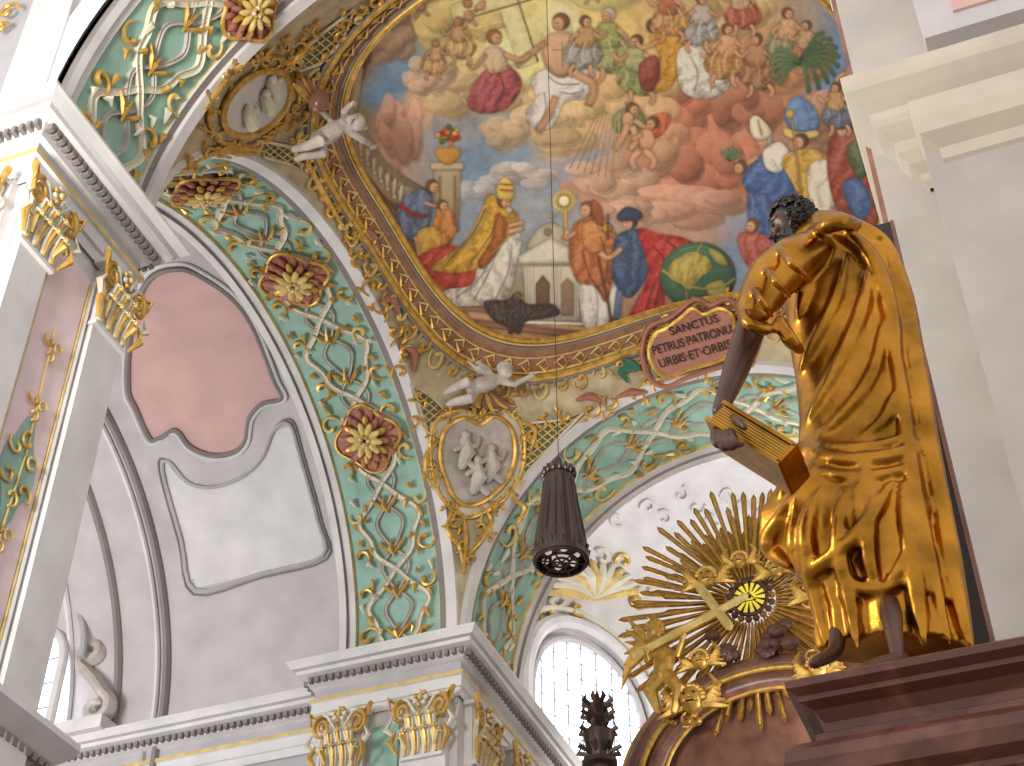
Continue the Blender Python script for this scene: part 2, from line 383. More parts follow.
# ---------------- fresco painting
SC=2;U0,U1,V0,V1=280,960,-330,440
W_,H_=(U1-U0)*SC,(V1-V0)*SC
gy,gx=np.mgrid[0:H_,0:W_]; GX=U0+gx/SC; GY=V0+gy/SC
def vnoise(cell,seed):
    r=np.random.default_rng(seed); nx,ny=int(W_/cell)+3,int(H_/cell)+3; g=r.random((ny,nx))
    x=gx/cell;y=gy/cell;xi=x.astype(int);yi=y.astype(int);fx=x-xi;fy=y-yi;fx=fx*fx*(3-2*fx);fy=fy*fy*(3-2*fy)
    return (g[yi,xi]*(1-fx)+g[yi,xi+1]*fx)*(1-fy)+(g[yi+1,xi]*(1-fx)+g[yi+1,xi+1]*fx)*fy
def fbm(cell,seed): return sum(vnoise(max(cell/2**k,2),seed+k)*.5**(k+1) for k in range(4))/.94
N1=fbm(90,1);N2=fbm(90,11);N3=fbm(26,21);N4=fbm(10,31)
ctl=[(350,60,150,122,92),(345,130,160,138,104),(385,90,104,144,186),(400,50,112,156,196),(392,130,210,152,122),(425,100,218,176,140),(440,140,158,162,170),(480,165,122,152,184),(520,155,134,160,184),(430,20,214,182,108),(470,50,236,212,140),(500,20,246,226,148),(535,10,253,240,158),(570,-30,248,230,152),(600,85,230,188,130),(575,135,218,172,132),(545,120,218,180,124),(650,175,190,120,90),(700,110,176,100,72),(720,165,190,128,98),(600,180,148,158,178),(640,200,184,142,126),(560,180,156,166,182),(690,215,188,140,116),(740,215,142,146,164),(745,260,118,140,170),(765,300,128,132,154),(610,20,238,206,126),(740,60,204,148,100),(780,95,184,128,92),(740,0,218,180,118),(860,50,100,140,184),(830,80,104,142,184),(700,70,214,164,116),(875,180,154,98,72),(480,200,134,154,180),(460,215,144,158,176),(380,215,140,112,84),(360,170,164,142,112),(400,250,120,92,66),(450,320,158,140,86),(480,355,116,122,60),(520,350,128,128,66),(570,355,132,124,68),(630,355,150,105,70),(420,290,160,108,76),(700,350,150,95,80),(560,-120,232,202,130),(430,-90,196,156,104),(700,-120,190,150,110),(880,-60,120,134,160),(560,-280,150,150,165),(820,250,130,110,100),(640,60,222,182,116),(555,230,150,160,172),(600,230,162,146,134)]
acc_=np.zeros((H_,W_,3));ws=np.zeros((H_,W_))
wx=GX+(N1-.5)*50;wy=GY+(N2-.5)*50
for c in ctl:
    w=1/((wx-c[0])**2+(wy-c[1])**2+60)**1.6; acc_+=w[...,None]*np.array(c[2:5]); ws+=w
C=acc_/ws[...,None]
C*=(1+.24*(N3-.5)+.08*(N4-.5))[...,None]
def bx(m,k):
    c=np.cumsum(np.pad(m,((k+1,k),(0,0))),0);m=(c[2*k+1:]-c[:-2*k-1])/(2*k+1)
    c=np.cumsum(np.pad(m,((0,0),(k+1,k))),1);return (c[:,2*k+1:]-c[:,:-2*k-1])/(2*k+1)
def pp(col,s,fold=.0,ang=0.,fr=.42,sm=True,edge=.38,lt=.34,alpha=1,out=.22):
    p=np.array([[float(q) for q in t.split(',')] for t in s.split()]) if isinstance(s,str) else np.asarray(s,float)
    if sm: p=catmull(p,True,6)
    x0,x1=int((p[:,0].min()-U0)*SC)-7,int((p[:,0].max()-U0)*SC)+8; y0,y1=int((p[:,1].min()-V0)*SC)-7,int((p[:,1].max()-V0)*SC)+8
    x0=max(x0,0);y0=max(y0,0);x1=min(x1,W_);y1=min(y1,H_)
    if x1<=x0 or y1<=y0: return
    X=GX[y0:y1,x0:x1];Y=GY[y0:y1,x0:x1]; m=inpoly(X,Y,p).astype(float)
    k=max(2,int(min(x1-x0,y1-y0)/8)); b=bx(m,k)
    w=max(x1-x0,y1-y0)/SC; gxn=(X-X.mean())/w;gyn=(Y-Y.mean())/w
    sh=1-edge*(1-np.clip(b,0,1))*1.2+lt*(-gxn*.6-gyn*.8)
    if fold: 
        q=X*math.cos(ang)+Y*math.sin(ang)+26*(N3[y0:y1,x0:x1]-.5)
        q2=X*math.cos(ang+.7)+Y*math.sin(ang+.7)+20*(N4[y0:y1,x0:x1]-.5)
        sh+=fold*.75*np.sin(q*fr)+fold*.4*np.sin(q2*fr*1.7+1)
    sh+=.10*(N4[y0:y1,x0:x1]-.5)
    base=np.array(col,float)[None,None,:]
    colr=base*np.minimum(sh,1.0)[...,None]+(255-base)*np.clip(sh-1,0,.6)[...,None]*.7
    colr=np.clip(colr,0,255)
    if alpha==1 and out: C[y0:y1,x0:x1]*=(1-out*np.clip(bx(m,4)*2,0,1)*(1-m))[...,None]
    mm=bx(m,1)[...,None]*alpha
    C[y0:y1,x0:x1]=C[y0:y1,x0:x1]*(1-mm)+colr*mm
def circ(col,x,y,r,ry=None,**k): 
    ry=ry or r; pp(col,[(x+r*math.cos(t),y+ry*math.sin(t)) for t in np.linspace(0,6.283,14,endpoint=False)],**k)
def ln(col,s,w,**k):
    p=np.array([[float(q) for q in t.split(',')] for t in s.split()]) if isinstance(s,str) else np.asarray(s,float); p=catmull(p,False,6); d=np.gradient(p,axis=0); d/=np.linalg.norm(d,axis=1,keepdims=True)+1e-9; n=np.stack([-d[:,1],d[:,0]],1)*w/2
    pp(col,np.concatenate([p+n,(p-n)[::-1]]),sm=False,**k)
SK=(218,164,124)
def face(x,y,r,hair=(110,74,48),dx=-1):
    circ(hair,x-dx*r*.15,y-r*.2,r*1.08,r*1.08);circ(SK,x+dx*r*.22,y+r*.12,r*.78,r*.88,out=0)
    circ((120,76,58),x+dx*r*.45-1,y,.6,out=0);circ((120,76,58),x+dx*r*.45+1.5,y,.6,out=0);ln((160,84,70),[(x+dx*r*.3-1,y+r*.5),(x+dx*r*.3+1,y+r*.5)],.7,out=0)
def fig(x,y,h,c1,c2,d=1,hair=(110,74,48),ang=.5,mix=.22):
    s=h/40.; T=lambda L:[(x+d*px*s,y+py*s) for px,py in L]
    g=np.array([210,165,116.]);c1=tuple(np.array(c1)*(1-mix)+g*mix);c2=tuple(np.array(c2)*(1-mix)+g*mix)
    pp(c1,T([(-10,18),(-2,13),(8,12),(17,20),(20,31),(9,41),(-6,39),(-15,30)]),fold=.2,ang=ang)
    pp(c2,T([(-6,5),(4,4),(9,12),(7,22),(-5,22),(-9,14)]),fold=.1,ang=ang+1)
    ln(SK,T([(-6,9),(-13,14),(-18,8)]),3.2*s);ln(SK,T([(6,9),(13,15),(9,21)]),3.2*s);ln(SK,T([(10,37),(14,43),(11,48)]),3.6*s);ln(SK,T([(-4,37),(-4,44),(-8,48)]),3.4*s)
    hi=np.minimum(np.array(c1)*1.2+20,255);lo=np.array(c1)*.68
    for q in ((-8,22,-10,34),(0,17,2,36),(8,16,14,32)): ln(hi,T([(q[0],q[1]),((q[0]+q[2])/2+2,(q[1]+q[3])/2),(q[2],q[3])]),1.1*s,alpha=.7,edge=0);ln(lo,T([(q[0]+3,q[1]),((q[0]+q[2])/2+5,(q[1]+q[3])/2),(q[2]+3,q[3])]),1.3*s,alpha=.55,edge=0)
    face(x,y,4.6*s,hair,-d)
def cloud(x,y,rx,ry,c1,n=7,seed=0):
    r=np.random.default_rng(seed)
    for i in range(n):
        an=r.uniform(0,6.28);q=r.uniform(.2,.9); cc=np.array(c1)*r.uniform(.88,1.12);X=x+rx*q*math.cos(an);Y=y+ry*q*math.sin(an);a_=rx*r.uniform(.28,.5);b_=ry*r.uniform(.38,.6)
        circ(cc*.80,X+2,Y+3,a_,b_,lt=.3,edge=.15,alpha=.5);circ(np.minimum(cc*1.04,255),X,Y,a_,b_,lt=.9,edge=.18,alpha=.72)
for i,(x,y,rx,ry,c) in enumerate([(700,112,52,40,(196,122,92)),(660,188,75,26,(206,142,112)),(722,165,42,36,(188,116,88)),(610,178,40,18,(214,170,140)),(590,92,50,26,(230,194,138)),(470,92,45,22,(230,198,144)),(455,20,45,25,(236,208,134)),(560,125,40,22,(226,190,140)),(400,125,22,40,(216,160,134)),(640,95,40,25,(224,180,124)),(740,75,40,25,(208,156,108)),(745,105,35,30,(180,116,88)),(690,205,60,18,(204,150,126)),(785,60,45,25,(200,144,100)),(540,50,50,30,(248,232,160)),(390,35,30,22,(204,168,136)),(700,10,60,25,(230,196,132)),(830,120,40,30,(184,134,106)),(600,-60,90,50,(240,214,146)),(720,-80,80,50,(190,140,100)),(470,-70,60,40,(196,158,118)),(430,75,26,16,(226,190,158)),(520,175,36,10,(206,196,190)),(470,190,26,8,(190,190,196)),(660,140,30,22,(214,160,120)),(630,210,36,12,(206,160,136)),(505,130,26,14,(216,186,148))]): cloud(x,y,rx,ry,c,16,i)
r_=np.random.default_rng(4)
for k in range(46):
    t=r_.uniform(.0,3.1); L0=r_.uniform(18,30);L1=r_.uniform(60,120); ln((255,246,196),[(545+L0*math.cos(t),12+L0*math.sin(t)),(545+L1*math.cos(t),12+L1*math.sin(t))],1.8,alpha=.2,edge=0,lt=0)
pp((128,92,66),"340,30 372,15 368,60 352,120 338,150 325,140",sm=False,fold=.1)
pp((186,160,122),"356,60 366,55 352,150 342,160",sm=False);pp((110,78,58),"366,20 376,14 370,62 362,70",sm=False)
pp((112,82,58),"344,140 362,168 388,200 426,218 424,246 386,226 350,188",sm=False)
for i in range(11):
    t=i/10; x=356+66*t; y=122+84*t**.8; circ((222,206,172),x-1.5,y+8,3,5);ln((222,206,172),f"{x},{y} {x-2},{y+12} {x-1},{y+20}",3);circ((200,184,150),x-1,y+19,2.6,2.4)
ln((206,184,144),"350,110 366,138 390,170 432,196",6.5); ln((226,208,172),"350,107 366,135 390,167 432,193",1.8,out=0);ln((170,136,98),"342,142 358,172 384,206 424,232",7)
pp((130,96,66),"340,152 358,182 384,214 424,238 420,268 384,248 350,206",sm=False)
pp((178,158,122),"434,168 461,168 459,232 437,232",sm=False,lt=.5); pp((204,184,146),"431,163 464,163 464,170 431,170",sm=False);ln((140,116,84),"440,176 440,226",1.6);ln((140,116,84),"455,176 455,226",1.6)
pp((206,150,60),"438,148 458,148 460,156 452,164 444,164 436,156")
for i in range(18): circ([(196,56,40),(228,180,76),(80,116,60),(226,124,60)][i%4],448+10*math.cos(i*2.4)*((i%3+1)/3),139-4+8*math.sin(i*2.4)*((i%3+1)/3),3)
pp((154,144,88),"425,285 470,300 600,335 700,360 640,400 520,400 440,380 410,330",alpha=.8)
for i,(y,c) in enumerate(((296,(190,144,106)),(304,(140,98,74)),(311,(196,152,114)),(319,(136,94,72)),(327,(190,146,108)),(336,(128,90,66)))):
    pp(c,[(455+i*6,y),(600+i*2,y+16),(604+i*2,y+24),(458+i*6,y+9)],sm=False)
pp((116,124,60),"430,330 470,336 520,352 560,362 600,366 560,392 490,385 450,365",alpha=.8)
for i in range(26): circ((90+i*3%30,108+i%3*8,52),440+i*6.5,350+9*math.sin(i*2)+i*.4,6,3,alpha=.8)
for i in range(20): ln((150,150,80),[(445+i*7,360+6*math.sin(i)),(447+i*7,352+6*math.sin(i))],1)
pp((166,76,54),"388,262 430,262 470,284 452,300 420,292",fold=.2,ang=.8)
pp((100,118,150),"402,200 418,190 432,196 432,218 420,238 400,238 396,222",fold=.2); ln(SK,"404,236 402,258 406,272",5);ln(SK,"416,236 420,258 416,278",5);ln((120,80,50),"402,262 408,276",5)
face(433,187,6,dx=1); ln((166,46,40),"400,204 412,214 428,216",4);ln(SK,"424,202 436,206 440,200",3.6)
pp((200,128,62),"436,212 448,206 456,226 450,244 432,248",fold=.2); face(443,206,5,dx=1); pp((208,160,66),"418,232 438,228 440,250 422,256",fold=.15)
pp((180,56,40),"412,262 440,246 462,248 500,262 498,278 470,292 446,288 428,274",fold=.2,ang=.6)
pp((232,224,210),"480,258 506,226 521,238 516,266 506,298 474,306 434,304 446,290 472,284",fold=.12,ang=-.4)
for s_ in("500,240 490,270 474,300","512,244 508,272 494,302","492,258 478,280 456,298"): ln((164,160,166),s_,2,out=0,alpha=.6)
pp((222,170,58),"490,194 506,206 518,214 514,232 496,250 482,266 456,273 430,268 446,256 466,240 480,214",fold=.16,ang=.5)
pp((172,96,42),"496,214 507,222 501,246 484,268 478,262 491,240",fold=.1)
for s_ in("492,198 482,220 466,244 440,264","515,216 508,236 492,254","488,214 474,238 452,258"): ln((250,224,124),s_,1.8,out=0,alpha=.8)
ln((150,90,36),"486,208 472,234 448,262",1.6,out=0,alpha=.6);ln((150,90,36),"500,212 490,236 470,264",1.6,out=0,alpha=.6)
face(505,202,6.5,dx=1);pp((236,200,96),"498,198 498,184 506,177 513,186 513,199");ln(SK,"508,232 524,228",5);ln(SK,"508,226 524,222",4);ln((190,60,50),"500,190 513,191",1.4);ln((190,60,50),"500,184 511,185",1.2);circ((200,190,176),509,210,3.2)
pp((206,198,174),"522,262 528,248 576,248 584,264 584,322 528,324",sm=False,lt=.4);pp((190,182,158),"530,250 533,236 546,224 560,226 571,236 574,250");pp((220,214,196),"519,256 550,238 588,256 588,264 519,264",sm=False)
pp((96,76,58),"536,318 536,284 543,275 550,284 550,318",sm=False);pp((130,108,82),"562,316 562,284 568,278 574,284 574,316",sm=False)
for x in(526,532,554,559,578,582): ln((232,226,206),f"{x},266 {x},318",2)
ln((232,226,206),"520,322 588,324",3);ln((160,146,120),"519,265 588,265",1.2);circ((150,126,90),548,232,4);ln((206,190,150),"552,224 552,212",1.5);ln((206,190,150),"548,216 556,216",1.4)
circ((240,216,130),564,202,12,alpha=.7);
for k in range(16): 
    t=k*.3927; ln((250,224,130),f"{564+7*math.cos(t)},{201+7*math.sin(t)} {564+13*math.cos(t)},{201+13*math.sin(t)}",1.2,out=0)
circ((226,176,70),564,201,7);circ((255,248,214),564,201,4.8,edge=0);ln((220,170,66),"565,210 566,236",3);circ((200,150,60),566,238,5,2.4)
pp((214,208,200),"582,272 600,268 616,284 620,328 588,330 580,306",fold=.12);ln((160,156,156),"594,280 598,304 596,326",2,out=0,alpha=.6);ln((160,156,156),"606,284 610,306 608,326",2,out=0,alpha=.6)
pp((184,106,60),"572,228 584,218 598,216 612,226 620,246 614,276 606,302 594,286 578,282 569,258",fold=.18,ang=.4);pp((210,138,80),"584,224 598,222 606,240 596,254 584,246",fold=.1,ang=.9); face(587,210,7,hair=(128,74,42));pp((150,84,52),"592,200 602,208 602,226 594,220")
ln(SK,"576,232 566,238 568,230",4.5);ln((200,150,100),"598,226 620,240",3);circ((200,150,56),607,228,4.5);ln((90,66,50),"608,214 608,240",1.6)
ln((120,64,38),"582,250 590,276 604,296",2,out=0,alpha=.6);ln((120,64,38),"600,236 608,262 604,286",2,out=0,alpha=.6)
pp((56,78,114),"616,238 628,230 644,230 654,244 650,272 630,298 614,282 612,258",fold=.16)
pp((182,46,46),"638,230 660,234 684,238 694,248 676,268 666,292 661,324 640,338 622,332 636,302 648,270",fold=.18,ang=.7); ln(SK,"622,248 608,258 600,252",5)
for s_ in("652,246 664,262 650,296 642,326","668,242 676,252 662,280 654,312"): ln((116,30,34),s_,2.6,out=0,alpha=.6)
for s_ in("658,240 672,252 656,284 650,318","644,284 636,314 632,330"): ln((226,110,96),s_,1.8,out=0,alpha=.7)
face(629,223,7,hair=(70,44,34));pp((50,64,90),"617,216 626,207 640,211 641,219 622,221");ln((80,100,130),"620,290 616,320",7);ln((110,60,40),"614,318 610,332",6)
ln((120,60,40),"598,256 614,332",2.2)
circ((56,96,70),698,276,38,34,edge=.55,lt=.7);pp((180,160,76),"672,262 690,252 706,256 712,268 700,278 690,290 680,284 668,276",fold=.15);pp((150,144,78),"706,286 722,280 726,292 714,300");pp((160,146,76),"708,248 722,254 728,266 716,262")
ln((216,190,96),"662,270 690,286 718,288 735,278",2.4,out=0);ln((216,190,96),"702,243 692,262 686,288 690,309",1.6,out=0);ln((150,190,150),"680,250 700,246 716,252",1.4,out=0,alpha=.5)
pp((58,46,46),"484,302 506,300 516,294 528,304 552,304 560,314 542,319 526,322 519,334 507,327 492,319",fold=.2,fr=1.);ln((60,48,44),"516,318 510,334",5);circ((100,86,66),518,296,4.5);ln((196,150,60),"521,297 525,299",1.6);
for k in range(5): ln((96,82,70),[(488+k*4,305+k),(500+k*3,316)],1.2,out=0);ln((96,82,70),[(554-k*4,308+k),(540-k*3,317)],1.2,out=0)
pp((158,96,58),"594,344 606,334 618,340 622,354 604,360",fold=.2);face(606,333,4.5);pp((210,180,130),"570,338 586,334 590,346 574,350");ln((140,100,70),"574,340 588,337",1)
pp((250,240,180),"486,-30 506,-36 538,62 520,68",sm=False,lt=.1,edge=.15);pp((250,240,180),"450,6 560,-26 564,-10 454,22",sm=False,lt=.1,edge=.15)
ln((214,184,112),"506,-36 538,62",1.6,out=0);ln((214,184,112),"454,22 564,-10",1.6,out=0)
circ((255,246,190),560,20,22,alpha=.45,edge=0);circ((255,250,210),560,20,14,alpha=.5,edge=0)
pp((240,234,226),"532,78 556,66 580,68 594,84 584,98 564,102 554,126 534,128 526,112 536,98",fold=.12,ang=.5)
for s_ in("548,76 560,84 580,84","544,92 546,108 540,124","560,92 572,94 584,90"): ln((172,170,178),s_,1.8,out=0,alpha=.7)
pp((226,222,214),"574,38 588,44 596,70 586,78 576,60",fold=.1)
pp((226,178,140),"546,38 558,32 572,34 580,50 577,68 562,78 548,70 542,54",lt=.5,edge=.5);ln((186,132,100),"562,42 563,68",1.2,out=0,alpha=.7);ln((186,132,100),"552,50 572,50",1.2,out=0,alpha=.6);face(560,23,8,hair=(130,86,54));ln(SK,"576,42 592,56 604,46",6.5);ln(SK,"546,42 528,56 516,66",6.5);ln(SK,"576,74 594,86 588,106",8);ln(SK,"556,96 548,116 538,132",7)
pp((178,84,92),"474,84 488,68 506,64 522,82 510,106 486,114 468,106",fold=.18,ang=.5);pp((226,196,156),"484,52 496,46 506,54 506,70 488,72",fold=.1);face(495,38,7,hair=(150,104,60),dx=1);ln(SK,"504,54 520,60 530,54",5);ln(SK,"486,54 474,68 468,62",4.5);ln((230,150,150),"484,78 478,96 482,108",1.6,out=0);ln((120,50,60),"498,72 504,90 494,106",2,out=0,alpha=.6)
fig(458,22,36,(226,186,116),SK,1,(186,136,84),mix=.4);fig(436,44,30,(214,160,110),SK,-1,(180,130,80),mix=.4)
for (x,y) in((468,4),(590,-20),(420,-6),(640,-30)): 
    circ(SK,x+1,y+12,5,6);ln(SK,[(x+3,y+9),(x+10,y+6)],3);ln(SK,[(x,y+17),(x-5,y+24)],3.4);ln(SK,[(x+4,y+17),(x+9,y+22)],3.4);pp((226,176,130),[(x+6,y+4),(x+16,y-4),(x+16,y+6)]);face(x,y,4.4,hair=(180,130,80),dx=1)
fig(608,16,56,(160,170,108),(170,180,104),1,(206,196,180),mix=.1);fig(586,22,46,(160,170,176),(200,156,100),-1);fig(636,42,52,(144,156,98),(176,182,124),1,mix=.1)
pp((208,152,62),"650,36 668,30 684,44 680,66 670,88 652,92 648,74 660,56",fold=.18,ang=.4);pp((230,224,210),"678,52 696,44 712,60 730,82 718,96 694,98 680,86",fold=.14,ang=.7);face(654,27,6.5,dx=1);face(690,35,7,hair=(200,190,180));ln(SK,"660,40 644,48 636,42",4.5);ln(SK,"700,54 714,58 720,50",4.5);pp((140,66,54),"640,64 656,56 660,76 650,92 640,84",fold=.15)
for s_ in("690,56 698,74 694,92","704,62 714,78 710,92"): ln((168,160,156),s_,2,out=0,alpha=.6)
for k,(x,y,h,c,c2) in enumerate(((728,30,48,(194,140,80),SK),(756,40,48,(150,104,72),(176,124,86)),(702,0,44,(160,170,184),(190,190,190)),(668,-10,44,(206,152,94),(186,100,80)),(788,14,46,(126,138,100),SK),(740,-14,42,(180,84,70),(210,180,140)),(560,-60,44,(190,160,90),(210,180,140)),(610,-70,44,(150,80,70),SK),(680,-60,44,(90,110,140),SK),(806,26,40,(160,90,70),(190,160,120)))): fig(x,y,h,c,c2,1 if k%2 else -1)
pp((124,138,84),"612,118 626,108 640,112 646,124 632,134 616,132",fold=.15);face(633,110,6,dx=1);circ(SK,628,120,6,8);ln(SK,"628,124 622,138 614,150",7);ln(SK,"634,120 648,128 652,122",5);ln(SK,"632,126 636,140 630,150",6.5)
pp((206,106,66),"650,118 670,114 666,130 654,138",fold=.15);circ(SK,647,140,8,11);face(652,124,6,dx=-1);ln(SK,"644,150 654,160 650,170",6.5);ln(SK,"640,150 632,160 636,170",6.5);ln(SK,"642,134 632,140",4.5)
for k in range(8): ln((236,196,126),f"{598+k*3},{112} {570+k*7},{168+k*2}",1.1,alpha=.8,out=0)
pp((68,98,158),"742,182 752,164 770,152 792,158 802,176 796,204 774,206 756,200",fold=.18,ang=.6);pp((230,224,210),"764,150 780,142 790,156 780,172 766,168",fold=.1);face(764,141,7,hair=(180,176,170));pp((240,230,202),"750,120 758,116 772,132 762,140 752,136");ln((206,160,70),"758,120 762,136",1.4);ln(SK,"758,156 742,166 736,160",5);pp((108,142,190),"784,112 796,96 815,108 818,128 800,134 788,126",fold=.12);pp((222,190,116),"784,128 800,132 816,130 818,136 800,140 786,136")
face(800,142,7,hair=(90,60,44));pp((208,162,70),"782,160 800,150 822,152 832,172 826,206 806,214 796,190",fold=.18,ang=.3);pp((226,216,198),"808,170 826,160 840,184 828,216 812,208",fold=.14)
pp((150,68,54),"830,140 850,122 872,128 884,160 888,216 858,232 838,212 828,176",fold=.18,ang=.5);face(844,130,7);face(868,114,7,hair=(80,54,40));pp((88,100,72),"846,150 862,140 872,160 860,180",fold=.15);pp((70,98,150),"842,186 860,180 872,204 858,222",fold=.14)
pp((66,92,148),"750,192 768,198 776,220 770,244 754,240 748,216",fold=.18);face(740,168,6);pp((164,74,62),"738,236 758,232 776,250 766,272 746,264",fold=.18);face(752,226,6)
ln((196,160,90),"792,118 806,232",2);circ((206,170,90),790,114,4.5)
for k in range(9):
    t=-.9+k*.28; ln((86,122,84),f"800,62 {800+26*math.cos(t)},{56+20*math.sin(t)-4} {800+40*math.cos(t)},{60+34*math.sin(t)}",4)
for k in range(6):
    t=2.3+k*.3; ln((98,134,94),f"800,62 {800+20*math.cos(t)},{60+16*math.sin(t)} {800+30*math.cos(t)},{66+26*math.sin(t)}",4)
for k in range(5): ln((100,138,104),f"730,160 {722+k*5},{146+abs(k-2)*3}",3)
fig(852,62,46,(136,76,62),(180,140,100),-1);fig(836,88,40,(76,96,134),(190,150,100),1);fig(880,70,46,(150,110,60),(120,60,50),1)
C=C*.92+np.array([216,170,118.])*.08
C*=(1+.06*(N4-.5)+.05*(fbm(5,77)-.5))[...,None]
C=np.clip(C,0,255)
FA,FAR,FBF,FBN,NE=.308,.365,.338,.300,3.0
def sup(phi,sc):
    c,s=math.cos(phi),math.sin(phi);b=FBF if s>0 else FBN;aa=FA if c<0 else FAR
    return cx+aa*sc*np.sign(c)*abs(c)**(2/NE), cy+b*sc*np.sign(s)*abs(s)**(2/NE)
def suploop(sc,n=200):
    p=np.array([sup(t,sc) for t in np.linspace(0,2*math.pi,800,endpoint=False)]); q=np.vstack([p,p[:1]]);d=np.concatenate([[0],np.cumsum(np.linalg.norm(np.diff(q,axis=0),axis=1))])
    u=np.linspace(0,d[-1],n,endpoint=False); return np.stack([np.interp(u,d,q[:,0]),np.interp(u,d,q[:,1])],1)
A=Acc(); n1=120
uu=np.sin(np.linspace(-math.pi/2,math.pi/2,n1)); ux=np.concatenate([cx+hx*uu,[XR+.02,XR+.04,XR+.06]]);X,Y=np.meshgrid(ux,cy+hy*uu,indexing='ij')
A.grid(np.stack([X,Y,dz(X,Y)],-1),beige); A.build('ceiling')
INS=.90
NX,NY=540,600
xs=np.linspace(cx-FA*INS,cx+FAR*INS,NX); ys=np.linspace(cy-FBN*INS,cy+FBF*INS,NY)
X,Y=np.meshgrid(xs,ys,indexing='ij'); Zd=dz(X,Y); P=np.stack([X,Y,Zd],-1)
nn=-np.stack([(X-cx)/DA**2,(Y-cy)/DB**2,(Zd-1)/DC**2],-1); nn/=np.linalg.norm(nn,axis=-1,keepdims=True); P=P+nn*.0015
bb=np.where(Y>cy,FBF,FBN);fa_=np.where(X<cx,FA,FAR); ins=(abs((X-cx)/(fa_*INS))**NE+abs((Y-cy)/(bb*INS))**NE)<1
idx=np.arange(NX*NY).reshape(NX,NY)
fi=ins[:-1,:-1]&ins[1:,1:]&ins[1:,:-1]&ins[:-1,1:]
Q=np.stack([idx[:-1,:-1][fi],idx[1:,:-1][fi],idx[1:,1:][fi],idx[:-1,1:][fi]],1)
pu,pv=proj(P.reshape(-1,3)); ix=np.clip(((pu-U0)*SC),0,W_-1.01);iy=np.clip(((pv-V0)*SC),0,H_-1.01)
x0=ix.astype(int);y0=iy.astype(int);fx=(ix-x0)[:,None];fy=(iy-y0)[:,None];x1=np.minimum(x0+1,W_-1);y1=np.minimum(y0+1,H_-1)
col=(C[y0,x0]*(1-fx)+C[y0,x1]*fx)*(1-fy)+(C[y1,x0]*(1-fx)+C[y1,x1]*fx)*fy
V=P.reshape(-1,3)*S; V[:,2]+=CZ
used=np.unique(Q); remap=-np.ones(NX*NY,int); remap[used]=np.arange(len(used)); V=V[used];col=col[used];Q=remap[Q]
me=bpy.data.meshes.new('fresco'); me.vertices.add(len(V)); me.vertices.foreach_set('co',V.ravel()); me.loops.add(Q.size); me.loops.foreach_set('vertex_index',Q.ravel().astype(np.int32)); me.polygons.add(len(Q)); me.polygons.foreach_set('loop_start',np.arange(0,Q.size,4,dtype=np.int32))
try: me.polygons.foreach_set('loop_total',np.full(len(Q),4,dtype=np.int32))
except Exception: pass
me.update(calc_edges=True); me.polygons.foreach_set('use_smooth',[True]*len(Q))
ca_=me.color_attributes.new('paint','FLOAT_COLOR','POINT'); ca_.data.foreach_set('color',np.concatenate([lin(col),np.ones((len(col),1))],1).ravel().astype(np.float32))
me.materials.append(MV('fresco_paint')); me.validate()
o=bpy.data.objects.new('ceiling_fresco',me); bpy.context.scene.collection.objects.link(o)
A=Acc(); n=260
la=suploop(.895,n);lb=suploop(1.0,n)
P=np.array([[dpl(*(la[i]*(1-k)+lb[i]*k),.003) for k in np.linspace(0,1,5)] for i in range(n)]); A.grid(P,borderm,cu=True)
for sc,r,m in((.895,.0042,gold),(.908,.0015,goldy),(.918,.0015,dark),(.945,.0012,goldy),(.985,.002,goldy),(1.0,.0048,gold),(1.012,.0025,dark)):
    A.tube([dpl(q[0],q[1],.004) for q in suploop(sc,n)],r,m,closed=True)
q0=suploop(1.03,170);q1=suploop(.965,170)
for i in range(170):
    t=q0[(i+1)%170]-q0[i];t/=np.linalg.norm(t);nrm=np.array([t[1],-t[0]])
    if i%2==0:
        sg=1 if i%4 else -1; an=math.atan2(t[1],t[0]); sp=spiral(q0[i],.012*rng.uniform(.7,1.1),.002,an,an+sg*6,14)
        A.tube([dpl(max(p[0],XL+.002),p[1],.004) for p in sp],np.linspace(.0014,.0036,14),gold if i%6 else goldy,n=5)
    c=q1[i]; 
    if i%2==0:
        A.tube([dpl(*(c-t*.008),.004),dpl(*(c+nrm*.006),.008),dpl(*(c+t*.008),.004)],[.001,.0028,.001],gold,n=5)
        A.tube([dpl(*(c-t*.004),.004),dpl(*(c-nrm*.006),.006),dpl(*(c+t*.012),.004)],[.001,.0022,.001],goldy,n=5)
A.build('fresco_frame')

# ---------------- stucco on pendentives
def dpatch(acc,poly,off,mat,rings=5):
    poly=np.asarray(poly,float);c=poly.mean(0)
    P=np.array([[hd(*(c+(p-c)*k),off) for p in poly] for k in np.linspace(.02,1,rings)]); acc.grid(P,mat,cv=True)
def dtube(acc,p,rpx,mat,off=.004,n=6,k=5,closed=False):
    p=catmull(p,closed,k); r=np.atleast_1d(rpx)*2.0/f
    if len(r)>1: r=np.interp(np.linspace(0,1,len(p)),np.linspace(0,1,len(r)),r)
    acc.tube([hd(q[0],q[1],off) for q in p],r if len(r)>1 else r[0],mat,n=n,closed=closed)
def dscr(acc,x,y,r,t0,turn,mat,w=2.6):
    sp=spiral((x,y),r,r*.15,t0,t0+turn,16); acc.tube([hd(q[0],q[1],.005) for q in sp],np.linspace(w*.4,w*.85,16)*2/f,mat,n=5)
    for k in range(2):
        an=t0+turn*(.15+.3*k);q0=(x+r*math.cos(an),y+r*math.sin(an));q1=(x+r*1.7*math.cos(an+.5),y+r*1.7*math.sin(an+.5));dtube(acc,[q0,((q0[0]+q1[0])/2+1,(q0[1]+q1[1])/2-1),q1],[w*.4,w*.75,w*.2],mat,n=5,k=3)
A=Acc()
